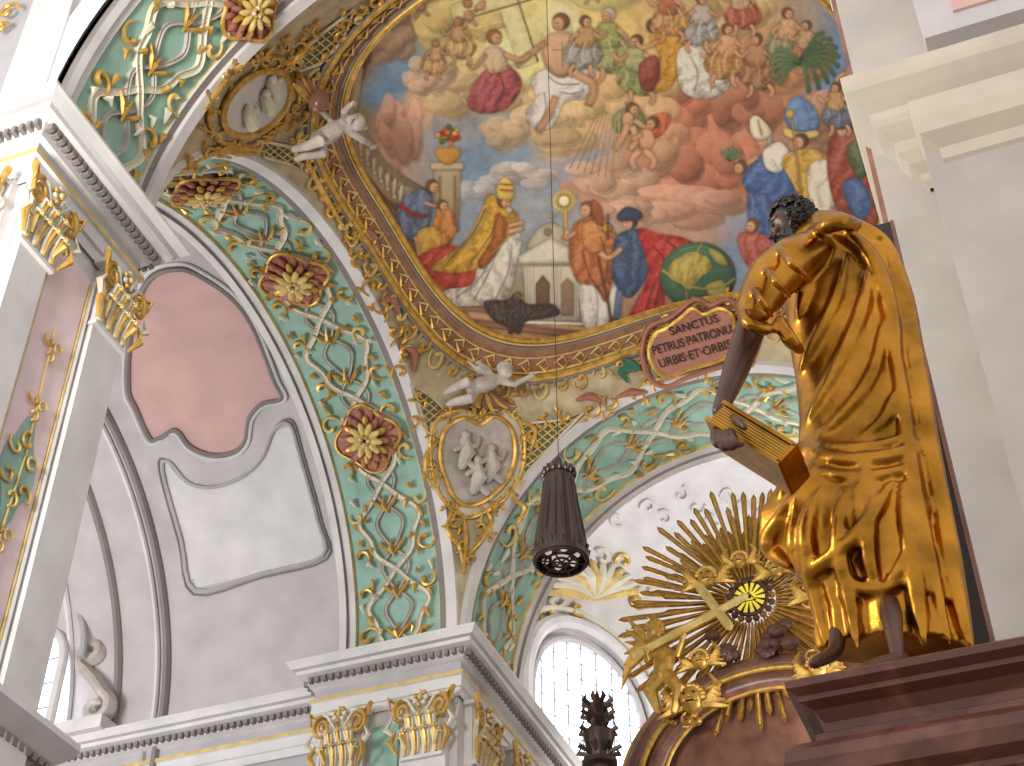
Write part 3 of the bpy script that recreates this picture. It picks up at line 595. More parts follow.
cart=catmull([(440,438),(448,424),(462,418),(478,424),(492,416),(508,426),(514,448),(510,470),(500,486),(484,500),(466,506),(452,498),(444,480),(438,460)],True,5)
outer=catmull([(430,430),(442,414),(462,410),(480,416),(498,408),(518,420),(524,448),(520,474),(508,494),(490,508),(466,518),(446,506),(434,484),(429,458)],True,5)
dpatch(A,outer,.002,cream);dpatch(A,cart,.005,relief);dtube(A,cart,2.6,gold,closed=True,k=1,off=.006);dtube(A,outer,2,gold,closed=True,k=1)
for i in range(0,len(outer),4):
    q=outer[i];an=math.atan2(q[1]-462,q[0]-476);dscr(A,q[0],q[1],6,an,5 if i%8 else -5,gold if i%3 else goldy)
for (x,y) in((462,445),(488,458),(474,470)):
    A.ell(hd(x,y-10,.012),X1*.006,Y1*.006,Z1*.007,relief);A.tube([hd(x,y-4,.010),hd(x+2,y+8,.012),hd(x-3,y+22,.008)],[.007,.011,.006],relief,rnd=True,n=8)
    A.tube([hd(x,y,.014),hd(x+10,y+2,.012),hd(x+14,y-6,.010)],.0035,relief,rnd=True);A.tube([hd(x,y,.014),hd(x-10,y+5,.012)],.0035,relief,rnd=True)
    A.tube([hd(x,y+16,.01),hd(x+10,y+24,.010)],.005,relief,rnd=True)
for (p) in ([(452,506),(446,530),(458,548),(462,570)],[(478,506),(490,520),(480,540),(466,556)],[(440,440),(428,450),(424,470),(432,490)],[(462,515),(464,540),(462,575)],[(520,420),(534,430),(530,450)],[(510,500),(524,508),(516,524)]):
    dtube(A,p,[1,3.4,1],gold)
for (x,y,r,t,w) in((452,522,8,0,5),(478,528,8,2,-5),(462,545,7,1,5),(430,478,9,3,5),(526,440,8,1,-5),(500,510,8,2,5),(540,425,8,4,5),(565,415,8,4,-5),(418,395,8,0,5),(412,420,7,2,-5),(470,560,5,2,5),(488,540,6,3,5)): dscr(A,x,y,r,t,w,gold,2.8)
A.build('stucco_cartouche')
A=Acc()
for poly,stp in (([(408,384),(432,398),(448,414),(430,424),(428,440),(418,420)],8),([(522,424),(560,420),(584,412),(560,436),(540,458),(524,478),(520,450)],8),([(300,50),(322,30),(352,8),(340,40),(318,62),(296,70)],9),([(262,140),(290,146),(300,168),(284,162),(262,156)],7)):
    poly=np.array(poly,float);dpatch(A,poly,.0015,trell);dtube(A,poly,1.5,cream,closed=True,k=1,off=.003)
    x0,y0=poly.min(0);x1,y1=poly.max(0)
    for sg in(1,-1):
        for c in np.arange(-200,200,stp):
            seg=[]
            for t in np.arange(0,x1-x0,2):
                x=x0+t;y=(y0+y1)/2+sg*(t-(x1-x0)/2)*.8+c
                if inpoly(np.array([x]),np.array([y]),poly)[0]: seg.append((x,y))
            if len(seg)>2: A.tube([hd(q[0],q[1],.003) for q in seg],.0011,goldy,n=4)
A.build('stucco_trellis')
A=Acc()
def ovl(cxp,cyp,rx,ry,rot,n=36): 
    t=np.linspace(0,2*math.pi,n,endpoint=False);x=rx*np.cos(t);y=ry*np.sin(t);return np.stack([cxp+x*math.cos(rot)-y*math.sin(rot),cyp+x*math.sin(rot)+y*math.cos(rot)],1)
ov=ovl(252,100,40,26,-.75);ou=ovl(252,100,53,37,-.75)
dpatch(A,ou,.002,beige);dpatch(A,ov,.006,white);dtube(A,ov,2.8,gold,closed=True,k=1,off=.007);dtube(A,ou,2,gold,closed=True,k=1)
for i in range(0,36,2): q=ou[i];dscr(A,q[0],q[1],6.5,i*.17,5 if i%4 else -5,gold if i%3 else goldy)
for (x,y) in((240,110),(258,94),(264,80)):
    A.ell(hd(x,y-7,.012),X1*.005,Y1*.005,Z1*.006,cream);A.tube([hd(x,y-2,.010),hd(x+3,y+8,.012)],[.006,.009],cream,rnd=True,n=8);A.tube([hd(x,y,.012),hd(x+10,y-6,.01)],.003,cream,rnd=True)
for p in([(196,158),(215,150),(240,146),(262,150)],[(280,70),(296,52),(312,36)],[(300,150),(320,190),(345,232)],[(222,140),(232,150),(250,152)],[(270,130),(282,120),(286,100)]): dtube(A,p,[1,4,1],gold)
for i,(x,y) in enumerate(((205,152),(225,148),(285,62),(298,46),(315,30),(308,160),(318,182),(334,208),(350,232),(290,82),(276,126),(345,20),(360,5),(280,44),(262,60),(300,140),(312,136),(240,150),(190,164))): dscr(A,x,y,8,i*1.3,5 if i%2 else -5,gold,2.8)
A.build('stucco_medallion')
A=Acc()
for i,(x,y) in enumerate(((355,262),(368,285),(380,305),(392,330),(404,352),(398,372),(612,402),(590,410),(636,396),(505,404),(480,410),(362,232),(350,222))): dscr(A,x,y,10,i*1.7,5.5 if i%2 else -5.5,gold,3.2)
for p in([(360,225),(372,236),(366,252)],[(378,300),(392,300),(398,318)],[(398,345),(412,352),(412,372)],[(575,400),(590,396),(606,404)],[(615,398),(632,392),(648,392)]): dtube(A,p,[1,5,1.2],rose)
for k in range(7): dtube(A,[(640,368),(632-k*2,364+k*1.5-3),(622+k,358+k*4)],[2,3,1],leafg,off=.01)
A.build('stucco_scrollwork')
def putto(name,j,kpx=1.0,mat=relief):
    A=Acc(); k=kpx*2.0/f
    h=lambda q:hd(*q)
    hd_=h(j['head']); A.ell(hd_,X1*7.5*k,Y1*7.5*k,Z1*8.5*k,mat,12,9)
    A.tube([h(q) for q in j['torso']],np.array([5,8,8.5,7])*k,mat,n=10,rnd=True)
    A.tube([hd_,h(j['torso'][0])],4*k,mat,n=8,rnd=True)
    n0=np.array(j['face'],float); fc=h((j['head'][0]+n0[0],j['head'][1]+n0[1],j['head'][2]+.008)); A.ell(fc,X1*1.8*k,Y1*1.8*k,Z1*1.8*k,mat,8,6)
    for e in(-2.5,2.5): A.ell(h((j['head'][0]+n0[0]*.6+e,j['head'][1]+n0[1]*.6+1.5,j['head'][2]+.008)),X1*2.4*k,Y1*2.4*k,Z1*2*k,mat,8,6)
    for i in range(12):
        an=i*.52; A.ell(h((j['head'][0]+6.5*math.cos(an)-n0[0],j['head'][1]+6*math.sin(an)-n0[1],j['head'][2]+.001)),X1*2.6*k,Y1*2.6*k,Z1*2.6*k,mat,7,5)
    for arm in j['arms']:
        A.tube([h(q) for q in arm],np.linspace(4.2,2.4,len(arm))*k,mat,n=8,rnd=True)
        e=np.array(arm[-1],float);d=e-np.array(arm[-2],float);an=math.atan2(d[1],d[0])
        A.ell(h(e),X1*2.8*k,Y1*2.8*k,Z1*2.4*k,mat,8,6)
        for q in(-.6,-.25,.08,.4,1.1): A.tube([h(e),h((e[0]+5.5*math.cos(an+q),e[1]+5.5*math.sin(an+q),e[2]+.002))],.9*k,mat,n=5,rnd=True)
    for leg in j['legs']:
        A.tube([h(q) for q in leg],np.array([6.5,5.6,4.6,3.2,2.4])[:len(leg)]*k,mat,n=8,rnd=True)
    for w in j.get('wings',[]):
        for i in range(5): A.tube([h(w[0]),h((w[1][0]+i*2.5,w[1][1]+i*3,w[1][2])),],[2.5*k,1.4*k],mat,n=6,rnd=True)
    return A.build(name,remesh=.022)
putto('putto_statue',dict(head=(494,368,.045),face=(1,3),torso=[(490,376,.035),(480,381,.035),(470,384,.035),(463,387,.03)],arms=[[(489,379,.04),(503,382,.05),(518,373,.055)],[(484,376,.03),(480,366,.03),(472,362,.03)]],legs=[[(463,386,.03),(452,380,.045),(443,388,.03),(437,392,.025)],[(464,390,.03),(456,398,.045),(446,401,.03),(440,404,.025)]],wings=[((478,372,.03),(462,360,.02))]))
putto('putto_statue',dict(head=(330,97,.05),face=(3,1),torso=[(322,104,.04),(312,110,.04),(303,117,.04),(297,122,.035)],arms=[[(320,107,.045),(333,114,.055),(345,122,.05)],[(322,100,.04),(318,88,.045),(326,80,.045)]],legs=[[(297,121,.035),(288,118,.05),(282,128,.04),(275,136,.03)],[(299,125,.035),(294,134,.045),(284,140,.035),(278,146,.03)]],wings=[((312,104,.03),(298,90,.02))]))
A=Acc()
A.ell(hd(300,85,.03),X1*.012,Y1*.012,Z1*.016,brownmar);
for k in range(7): dtube(A,[(300,92),(296+k*3-8,78),(290+k*5-10,64+abs(k-3)*3)],[3,4,1],brownmar if k%2 else gold,off=.02)
for k in range(6): dtube(A,[(480,388),(474+k*5,402),(476+k*7,412-abs(k-2)*2)],[3,4,1],brownmar if k%2 else gold,off=.015)
A.build('acanthus_spray')
pl=Acc()
pq=catmull([(650,346),(656,332),(668,326),(684,314),(694,306),(706,312),(722,306),(734,312),(738,326),(748,336),(742,350),(728,356),(712,362),(690,368),(672,376),(660,372),(652,360)],True,5)
dpatch(pl,pq,.014,plaq);dtube(pl,pq,2.6,gold,closed=True,k=1,off=.014);dtube(pl,catmull([(643,346),(650,326),(672,316),(696,298),(712,304),(730,298),(745,312),(756,336),(748,356),(722,366),(690,376),(668,386),(652,380),(644,364)],True,5),3,rose,closed=True,k=1,off=.008)
for i,(x,y) in enumerate(((648,338),(668,318),(694,300),(728,300),(752,330),(746,356),(700,376),(660,384),(644,366))): dscr(pl,x,y,8,i*1.2,5 if i%2 else -5,gold,3)
plo=pl.build('inscription_plaque')
def text(s,u,v,size,sx=1.0):
    P0=hd(u,v,.019);d=hd(u+30,v-8.5,.019)-hd(u-30,v+8.5,.019);d/=np.linalg.norm(d);n=dnorm(hd(u,v));n=n-d*(n@d);n/=np.linalg.norm(n);y=np.cross(n,d)
    cu=bpy.data.curves.new('lettering','FONT');cu.body=s;cu.size=size;cu.align_x='CENTER';cu.align_y='CENTER';cu.extrude=.01;cu.materials.append(txt)
    ob=bpy.data.objects.new('lettering',cu);bpy.context.scene.collection.objects.link(ob)
    m=Matrix.Identity(4)
    for i in range(3): m[i][0]=d[i]*sx;m[i][1]=y[i];m[i][2]=n[i];m[i][3]=P0[i]*S+(CZ if i==2 else 0)
    ob.matrix_world=m;ob.parent=plo
text("SANCTUS",696,322,.22);text("PETRUS·PATRONUS",696,337,.24,.78);text("URBIS·ET·ORBIS",697,352,.24,.86)

# ---------------- apse
ACX,ACY,AR,AZ,AH=cx,1.9,.45,1.40,.24
def hapse(u,v,off=0):
    D=ray(u,v)
    for t in np.arange(1.8,4,.002):
        P=D*t;
        if P[1]<1.74: continue
        r2=((P[0]-ACX)**2+(P[1]-ACY)**2)/AR**2
        if P[2]>AZ: r2+=((P[2]-AZ)/AH)**2
        if r2>=1: break
    n=np.array([ACX-P[0],ACY-P[1],0 if P[2]<AZ else (AZ-P[2])*(AR/AH)**2]);n/=np.linalg.norm(n);return P+n*off
A=Acc()
ph=np.linspace(-.55,math.pi+.55,96)
zz=np.linspace(-.1,AZ,20)
P=np.array([[(ACX+AR*math.cos(t),ACY+AR*math.sin(t),z) for z in zz] for t in ph]);A.grid(P,white)
el=np.linspace(0,math.pi/2,24)
P=np.array([[(ACX+AR*math.cos(t)*math.cos(e),ACY+AR*math.sin(t)*math.cos(e),AZ+AH*math.sin(e)) for e in el] for t in np.linspace(-math.pi,math.pi,140)]);A.grid(P,white)
for z,r,m in((1.002,.012,white),(.985,.006,goldy),(1.40,.007,white),(.97,.006,grey)): A.tube([(ACX+(AR-.002)*math.cos(t),ACY+(AR-.002)*math.sin(t),z) for t in ph],r,m)
A.build('wall_apse')
A=Acc()
wc=hapse(579,705);ph0=math.atan2(wc[1]-ACY,wc[0]-ACX)
def wm(x,z,off=.004): t=ph0-x/AR; r=AR-off; return np.array([ACX+r*math.cos(t),ACY+r*math.sin(t),z])
def warch(hw,zs,rt,zb,n=20): return [(-hw,zb)]+[(hw*math.cos(t),zs+rt*math.sin(t)) for t in np.linspace(math.pi,0,n)]+[(hw,zb)]
wv=warch(.122,1.225,.138,1.03)
P=np.array([[wm(p[0],p[1]),wm(p[0],1.03)] for p in wv[1:-1]]);A.grid(P,glass)
A.tube([wm(p[0],p[1],.008) for p in wv],.007,lilac,n=8)
A.tube([wm(p[0],p[1],.012) for p in warch(.146,1.225,.168,1.01)],.014,white,n=8)
A.tube([wm(p[0],p[1],.010) for p in warch(.172,1.225,.196,1.01)],.005,cream,n=8)
for x in np.linspace(-.096,.096,7): A.tube([wm(x,1.03,.008),wm(x,1.225+.138*math.sqrt(1-(x/.122)**2),.008)],.0015,lead,n=4)
for z in np.linspace(1.05,1.35,11):
    w=.122 if z<1.225 else .122*math.sqrt(max(0,1-((z-1.225)/.138)**2)); A.tube([wm(x,z,.008) for x in np.linspace(-w,w,7)],.0013,lead,n=4)
A.build('window_2')
A=Acc()
for k in range(13):
    t=math.radians(190+k*13); A.tube([hapse(592,600,.01),hapse(592+24*math.cos(t),598+24*math.sin(t),.02),hapse(592+46*math.cos(t),600+38*math.sin(t),.008)],[.003,.010,.006],cream if k%3 else goldy,n=6,rnd=True)
for i,(x,y) in enumerate(((552,602),(636,600),(566,575),(622,560),(600,556),(540,620),(640,590),(575,610),(530,645))): sp=spiral((x,y),9,2,i,i+5,14);A.tube([hapse(q[0],q[1],.01) for q in sp],.004,gold if i%2 else cream,n=5)
for i in range(14):
    x=600+i*16;y=505+14*math.sin(i*2.1); sp=spiral((x,y),9,2,i,i+5,10);A.tube([hapse(q[0],q[1],.006) for q in sp],.003,white,n=5)
A.build('shell_ornament')
A=Acc();A.box(XR+.01,.35,YF,1.95,FZ,1.7,white);A.build('pier_right_far')

# ---------------- high altar glory
gc=ray(753,605);gc=gc*(1.787/gc[1])
A=Acc()
n=156
for i in range(n):
    t=2*math.pi*i/n+rng.uniform(-.008,.008); L=[.188,.140,.170,.125][i%4]*rng.uniform(.92,1.05); d=np.array([math.cos(t),0,math.sin(t)]);p=np.array([-math.sin(t),0,math.cos(t)])
    r0=.036;y=-.006*(i%3);w=.0044
    V=[gc+d*r0-p*w*.3+Y1*y,gc+d*r0+p*w*.3+Y1*y,gc+d*L+p*w*.9+Y1*y,gc+d*(L+.008)+Y1*y,gc+d*L-p*w*.9+Y1*y]; V2=[v-Y1*.003+p*.0 for v in V]
    A.add(V+V2,[(0,1,2,3,4),(5,9,8,7,6)]+[(j,5+j,5+(j+1)%5,(j+1)%5) for j in range(5)],raym)
    m_=(V2[0]+V2[1])/2;m2=(V2[2]+V2[4])/2;A.tube([m_,m2],[.0008,.0022],gold,n=4)
A.build('glory_sunburst',smooth=False)
A=Acc();t=np.linspace(0,2*math.pi,24,endpoint=False)
A.add([gc+np.array([.023*math.cos(q),-.020,.025*math.sin(q)]) for q in t],[tuple(range(24))],stain)
A.tube([gc+np.array([.025*math.cos(q),-.020,.027*math.sin(q)]) for q in t],.003,cloudm,closed=True,n=8)
for k in range(14): q=k*math.pi/7+.1;A.tube([gc+np.array([.009*math.cos(q),-.022,.009*math.sin(q)]),gc+np.array([.024*math.cos(q),-.022,.026*math.sin(q)])],[.0006,.0022],darkbr,n=5)
A.tube([gc+np.array([.010*math.cos(q),-.023,.009*math.sin(q)-.002]) for q in(1.57,3.67,5.76)],.0016,darkbr,closed=True,n=5)
A.ell(gc-Y1*.023,X1*.004,Y1*.002,Z1*.003,darkbr)
for k in range(18): q=k*.349;A.ell(gc+np.array([.031*math.cos(q),-.016,.032*math.sin(q)]),X1*.0055,Y1*.005,Z1*.005,cloudm if k%3 else raym,7,5)
A.build('stained_glass_oculus')
A=Acc()
def gp(u,v,y=1.765): D=ray(u,v);return D*(y/D[1])
r0=np.random.default_rng(8)
for (u,v,k,m) in((690,712,10,gold),(700,588,4,gold),(812,665,10,gold),(768,645,9,cloudm),(735,650,5,cloudm),(790,560,3,gold),(780,632,6,cloudm),(712,640,2,cloudm),(830,600,6,gold)):
    for i in range(k):
        c=gp(u+r0.normal()*9,v+r0.normal()*7,1.755+r0.uniform(-.01,.01));q=r0.uniform(.004,.008)*(1.9 if m is cloudm else 1);A.ell(c,X1*q,Y1*q*.8,Z1*q*.7,m,9,7)
        if m is gold:
            sp=spiral((c[0],c[2]),q*1.8,q*.3,i,i+5,12);A.tube([(s_[0],c[1]-.008,s_[1]) for s_ in sp],.0020,gold,n=5)
def cherub(u,v,s=1):
    c=gp(u,v,1.742);k=.0135*s
    A.ell(c,X1*k,Y1*k,Z1*k*1.15,gold,12,9)
    A.ell(c+np.array([0,-k,-k*.1]),X1*k*.2,Y1*k*.25,Z1*k*.25,gold,6,5)
    for sx in(-1,1):
        A.ell(c+np.array([sx*k*.4,-k*.85,k*.2]),X1*k*.16,Y1*k*.12,Z1*k*.12,darkbr,6,5);A.ell(c+np.array([sx*k*.45,-k*.72,-k*.3]),X1*k*.35,Y1*k*.3,Z1*k*.3,gold,7,5)
        for q in range(6): A.tube([c+np.array([sx*k*.8,0,-k*.6]),c+np.array([sx*k*(1.7+.1*q),-.002,-k*.2+q*k*.35-k*.6]),c+np.array([sx*k*(2.9-.28*q),0,-k*1.1+q*k*.65])],[k*.25,k*.34,k*.1],gold,n=5)
    A.tube([c+np.array([-k*.3,-k*.95,-k*.5]),c+np.array([k*.3,-k*.95,-k*.5])],k*.08,darkbr,n=4)
    for q in range(10): an=q*.33-.1;A.ell(c+np.array([k*math.cos(an),-k*.3,k*1.05*math.sin(an)]),X1*k*.32,Y1*k*.32,Z1*k*.3,gold,6,5)
for u,v,s in((707,578,1),(815,590,1),(692,700,1.25),(740,560,.8),(818,668,1),(776,568,.9),(700,660,.9)): cherub(u,v,s)
A.build('cherub_clouds')
A=Acc()
for p0,p1 in (((634,655),(744,597)),((699,586),(729,626))):
    A.tube([gp(*p0,1.712),gp(*p1,1.712)],.0062,goldy,n=4,rnd=True)
A.ell(gp(655,632,1.735),X1*.012,Y1*.012,Z1*.014,gold,12,9)
for k in range(8): A.ell(gp(655+8*math.cos(k*.5-3),629+8*math.sin(k*.5-3),1.735),X1*.0045,Y1*.0045,Z1*.0045,gold,6,5)
A.tube([gp(658,643,1.735),gp(665,658,1.735),gp(662,676,1.735)],[.010,.016,.013],gold,n=8,rnd=True)
A.tube([gp(660,650,1.73),gp(678,654,1.72),gp(684,634,1.71)],[.006,.005,.0035],gold,n=8,rnd=True);A.tube([gp(660,650,1.73),gp(646,660,1.72),gp(646,650,1.71)],[.006,.005,.0035],gold,n=8,rnd=True)
A.tube([gp(662,676,1.735),gp(650,692,1.73),gp(658,712,1.735)],[.012,.010,.004],gold,n=8,rnd=True);A.tube([gp(666,676,1.735),gp(680,690,1.73),gp(674,712,1.735)],[.012,.010,.004],gold,n=8,rnd=True)
for k in range(7): A.tube([gp(652,648,1.745),gp(640-k*2,632+k*6,1.75),gp(627-k*1,618+k*12,1.75)],[.004,.006,.001],gold,n=5)
A.build('angel_statue')
A=Acc()
def ped(sc,n=40): return [(cx+.19*sc*math.cos(t),.885+.155*sc*math.sin(t)) for t in np.linspace(math.pi,0,n)]
for sc,r,m,y in((1.0,.016,brownmar,1.78),(.93,.005,gold,1.765),(.84,.014,brownmar,1.775),(.76,.003,gold,1.77),(1.08,.004,gold,1.775)):
    A.tube([(p[0],y,p[1]) for p in ped(sc)],r,m,n=10)
A.add([(p[0],1.79,p[1]) for p in ped(1.05)],[tuple(range(40))],brownmar)
A.box(cx-.22,cx+.22,1.78,1.86,FZ,.885,brownmar)
A.build('high_altar')
A=Acc();b=gp(600,766,1.62);top=gp(598,690,1.62)
hh=top[2]-b[2];pr=[(.010,-.3),(.012,-.02),(.022,.0),(.022,.06),(.012,.1),(.018,.3),(.020,.42),(.011,.5),(.009,.55),(.015,.6),(.013,.75),(.005,.85),(.001,1.0)]
A.grid(np.array([[(b[0]+r*math.cos(q),1.62+r*math.sin(q),b[2]+z*hh) for q in np.linspace(0,6.283,14,endpoint=False)] for r,z in pr]),iron,cv=True)
for z in(.15,.4,.62,.78):
    for k in range(8): q=k*.785;rr=.030-.014*z;A.tube([(b[0]+.008*math.cos(q),1.62+.008*math.sin(q),b[2]+z*hh),(b[0]+rr*math.cos(q),1.62+rr*math.sin(q),b[2]+(z+.06)*hh),(b[0]+rr*.8*math.cos(q),1.62+rr*.8*math.sin(q),b[2]+(z+.14)*hh)],[.003,.0035,.001],iron if k%2 else cloudm,n=5)
A.build('altar_finial')

# ---------------- hanging lamp
A=Acc();lb_=ray(561,558);lb_=lb_*(.86/lb_[1]);lx,ly,lz=lb_
pr=[(.004,.082),(.0105,.076),(.0120,.070),(.0115,.066),(.0135,.046),(.017,.020),(.0185,.006),(.0205,.002),(.0205,-.003),(.018,-.004)]
nf=96
P=np.array([[(lx+r*(1+(.11*max(0,math.sin(i*2*math.pi/6)) if 2<j<7 else 0))*math.cos(6.283*i/nf),ly+r*(1+(.11*max(0,math.sin(i*2*math.pi/6)) if 2<j<7 else 0))*math.sin(6.283*i/nf),lz+z) for i in range(nf)] for j,(r,z) in enumerate(pr)]);A.grid(P,iron,cv=True)
A.tube([(lx,ly,lz+.078),(lx,ly,lz+.092)],[.005,.002],iron,n=8)
for i in range(16): q=i*.3927;A.tube([(lx+.0185*math.cos(q),ly+.0185*math.sin(q),lz-.003),(lx+.0206*math.cos(q),ly+.0206*math.sin(q),lz+.006)],.0013,iron,n=5,rnd=True);A.ell((lx+.012*math.cos(q),ly+.012*math.sin(q),lz+.077),X1*.0018,Y1*.0018,Z1*.004,iron,6,5)
for r in(.0185,.012,.006): A.tube([(lx+r*math.cos(q),ly+r*math.sin(q),lz-.004) for q in np.linspace(0,6.283,30,endpoint=False)],.001,iron,closed=True)
A.ell((lx,ly,lz),X1*.007,Y1*.007,Z1*.003,lampm)
for i in range(6): q=i*1.047;A.ell((lx+.012*math.cos(q),ly+.012*math.sin(q),lz),X1*.0028,Y1*.0028,Z1*.002,lampm,8,6);A.tube([(lx,ly,lz-.004),(lx+.018*math.cos(q+.5),ly+.018*math.sin(q+.5),lz-.004)],.0008,iron,n=4)
ang=np.linspace(0,2*math.pi,20,endpoint=False);A.add([(lx+.018*math.cos(q),ly+.018*math.sin(q),lz+.003) for q in ang],[tuple(range(20))],darkbr)
A.tube([(lx,ly,lz+.09),(lx,ly,float(dz(lx,ly)))],.00035,iron,n=5)
A.build('hanging_lamp')

# ---------------- right pier
PX=-.0155
A=Acc()
A.box(PX,.5,.615,.76,FZ,1.75,stone)
A.box(PX-.003,PX,.62,.70,FZ,1.75,brownmar)
A.box(.0125,.3,.592,.615,FZ,.66,stone)
A.box(.03,.3,.600,.615,.75,1.75,lilac);A.box(.05,.3,.598,.6,.765,1.7,pinkm)
IP=[(0,.636),(.003,.640),(.003,.646),(.008,.651),(.012,.658),(.013,.666),(.020,.675),(.022,.679),(.022,.685),(.027,.691),(.032,.698),(.033,.703),(.033,.711),(.028,.716),(0,.728)]
sweep(A,[(PX+.026,.77),(PX+.026,.612),(.6,.612)],IP,stonel)
sweep(A,[(.0125+.01,.612),(.0125+.01,.592),(.6,.592)],[(-.01,.618),(-.006,.620),(-.004,.628),(.002,.633),(.002,.642),(.010,.649),(.012,.660),(.012,.675)],stonel)
A.build('pier_right')

# ---------------- statue
Y0=.40
def sp(u,v,y=Y0): D=ray(u,v);return D*(y/D[1])
def K(v): return Y0/ray(850,v)[1]/f
rows=np.array([(214,812,842),(222,800,862),(236,790,880),(260,780,892),(300,782,904),(340,788,912),(380,794,920),(420,798,928),(445,798,934),(470,792,942),(495,776,948),(520,762,954),(545,762,958),(565,780,962),(585,802,966),(620,814,972),(652,818,978)],float)
def rw(v): return np.interp(v,rows[:,0],rows[:,1]),np.interp(v,rows[:,0],rows[:,2])
def ryf(v): 
    l,r=rw(v); return (r-l)/2*K(v)*np.interp(v,[214,260,440,520,655],[.5,.50,.50,.55,.50])
parent=bpy.data.objects.new('gilded_saint_statue',None);bpy.context.scene.collection.objects.link(parent)
A=Acc();vs=np.linspace(214,652,170);ph=np.linspace(0,2*math.pi,240,endpoint=False);P=np.zeros((170,240,3))
for i,v in enumerate(vs):
    l,r=rw(v);pl_,pr_=sp(l,v),sp(r,v);c=(pl_+pr_)/2;ax=(pr_-pl_)/2;ry=ryf(v)
    kt=np.clip((v-430)/60,0,1)
    rid=lambda x:1-2*np.abs(np.sin(x))**.8
    tors=.028*rid(2.5*ph+v/30.)+.018*np.sin(4*ph-v/16.)
    skt=.10*rid(4.5*ph+.9*math.sin(v/60.)+v/220.)+.03*np.sin(3*ph+v/22.)
    ff=1-.04+tors*(1-kt)+skt*kt
    P[i]=c+ax*(np.cos(ph)*(1+(ff-1)*.5))[:,None]-Y1*(ry*np.sin(ph)*ff)[:,None]
A.grid(P,statg,cv=True,caps=True)
def fr(u,v,out=0):
    l,r=rw(v);q=np.clip((u-(l+r)/2)/((r-l)/2),-1,1);y=Y0-ryf(v)*math.sqrt(1-q*q)*.94-out;return sp(u,v,y)
def fold(p,rp):
    p=catmull(p,False,6);r=np.array([.3,.75,1,1.05,1,.8,.3]);rr=np.interp(np.linspace(0,1,len(p)),np.linspace(0,1,7),r)*rp*np.array([K(q[1]) for q in p])
    A.tube([fr(q[0],q[1],rp*K(q[1])*.3) for q in p],rr,statg,n=8,rnd=True)
for p,r in [([(806,226),(838,234),(870,258),(890,310),(898,380)],10),([(852,220),(884,244),(904,300),(918,380),(934,470),(954,560),(972,648)],11),
 ([(886,300),(900,380),(912,470),(930,560),(950,645)],8),([(870,262),(862,310),(836,370),(808,420)],8),([(884,320),(874,370),(848,410),(818,438)],7),([(846,256),(836,300),(814,344),(800,372)],7),([(896,390),(884,420),(860,440)],6),([(812,256),(806,290),(798,318)],8),
 ([(800,446),(825,458),(862,462),(904,454),(932,440)],10),([(798,458),(826,474),(866,479),(914,466)],8),([(804,452),(794,476),(780,502)],9),([(806,440),(840,448),(880,446),(926,428)],6),
 ([(808,484),(784,516),(768,545),(790,568)],10),([(822,486),(806,530),(812,580),(826,646)],9),([(846,486),(838,540),(850,600),(858,648)],9),([(874,488),(868,545),(876,588)],8),([(902,484),(910,540),(916,590),(924,645)],10),([(892,482),(860,532),(820,566),(796,574)],9),([(840,574),(868,590),(902,584)],7),([(796,508),(794,548),(808,578)],8),([(936,470),(946,540),(958,600),(970,648)],9),([(930,500),(906,556),(880,600)],7)]: fold(p,r)
def tp(p,r,mat=statg,y=Y0,n=12):
    p=np.asarray(p,float)
    pts=[sp(q[0],q[1],y+(q[2] if len(q)>2 else 0)) for q in p]
    pts=catmull(pts,False,4);rr=np.interp(np.linspace(0,1,len(pts)),np.linspace(0,1,len(r)),r);vv=np.interp(np.linspace(0,1,len(pts)),np.linspace(0,1,len(p)),p[:,1])
    A.tube(pts,[rr[i]*K(vv[i]) for i in range(len(pts))],mat,n=n,rnd=True)
tp([(812,252,-.01),(792,262,-.016),(773,278,-.02),(761,298,-.022),(754,314,-.024)],[22,25,25,22,16])
for i,(u,v) in enumerate(((794,262),(778,280),(764,300))): tp([(u-15+i*2,v-12,-.028),(u-2,v+2,-.042),(u+14-i*3,v+16,-.032)],[3,4.5,3])
tp([(739,304,-.022),(747,322,-.034),(766,330,-.03),(780,322,-.022)],[5,6,6,4])
tp([(780,322,-.024),(790,340,-.026),(800,350,-.02)],[7,8,5])
tp([(812,232,-.012),(828,226,-.024),(846,222,-.02),(858,226,0)],[6,8,8,6])
tp([(840,222,.004),(866,234,.008),(888,262,.010)],[9,11,9])
rb=A.build('robe',parent=parent,remesh=.012,sm=4)
# body
A=Acc()
kh=K(226);hc=sp(793,224)
fd=np.array([-.93,-.12,-.34]);fd/=np.linalg.norm(fd);sd_=np.cross(fd,Z1);sd_/=np.linalg.norm(sd_);up=np.cross(sd_,fd)
A.ell(hc,fd*22*kh,sd_*18*kh,up*25*kh,skinm,20,16)
A.ell(hc+fd*9*kh-up*10*kh,fd*12*kh,sd_*12*kh,up*13*kh,skinm,14,10)
tp([(816,250),(802,236)],[14,13],skinm)
def hp(f_,s_,u_): return hc+(fd*f_+sd_*s_+up*u_)*kh
A.tube([hp(20,0,6),hp(24,0,0),hp(28,0,-4),hp(22,0,-6)],np.array([2.4,2.8,3.6,3])*kh,skinm,n=8,rnd=True)
for s_ in(-1,1):
    A.tube([hp(20,s_*3,7),hp(19,s_*9,9),hp(14,s_*13,7)],2.2*kh,skinm,n=8,rnd=True)
    A.ell(hp(19,s_*7,-5),fd*4*kh,sd_*4.5*kh,up*4*kh,skinm,8,6)
    A.ell(hp(0,s_*18,0),fd*4*kh,sd_*2.5*kh,up*7*kh,skinm,8,6)
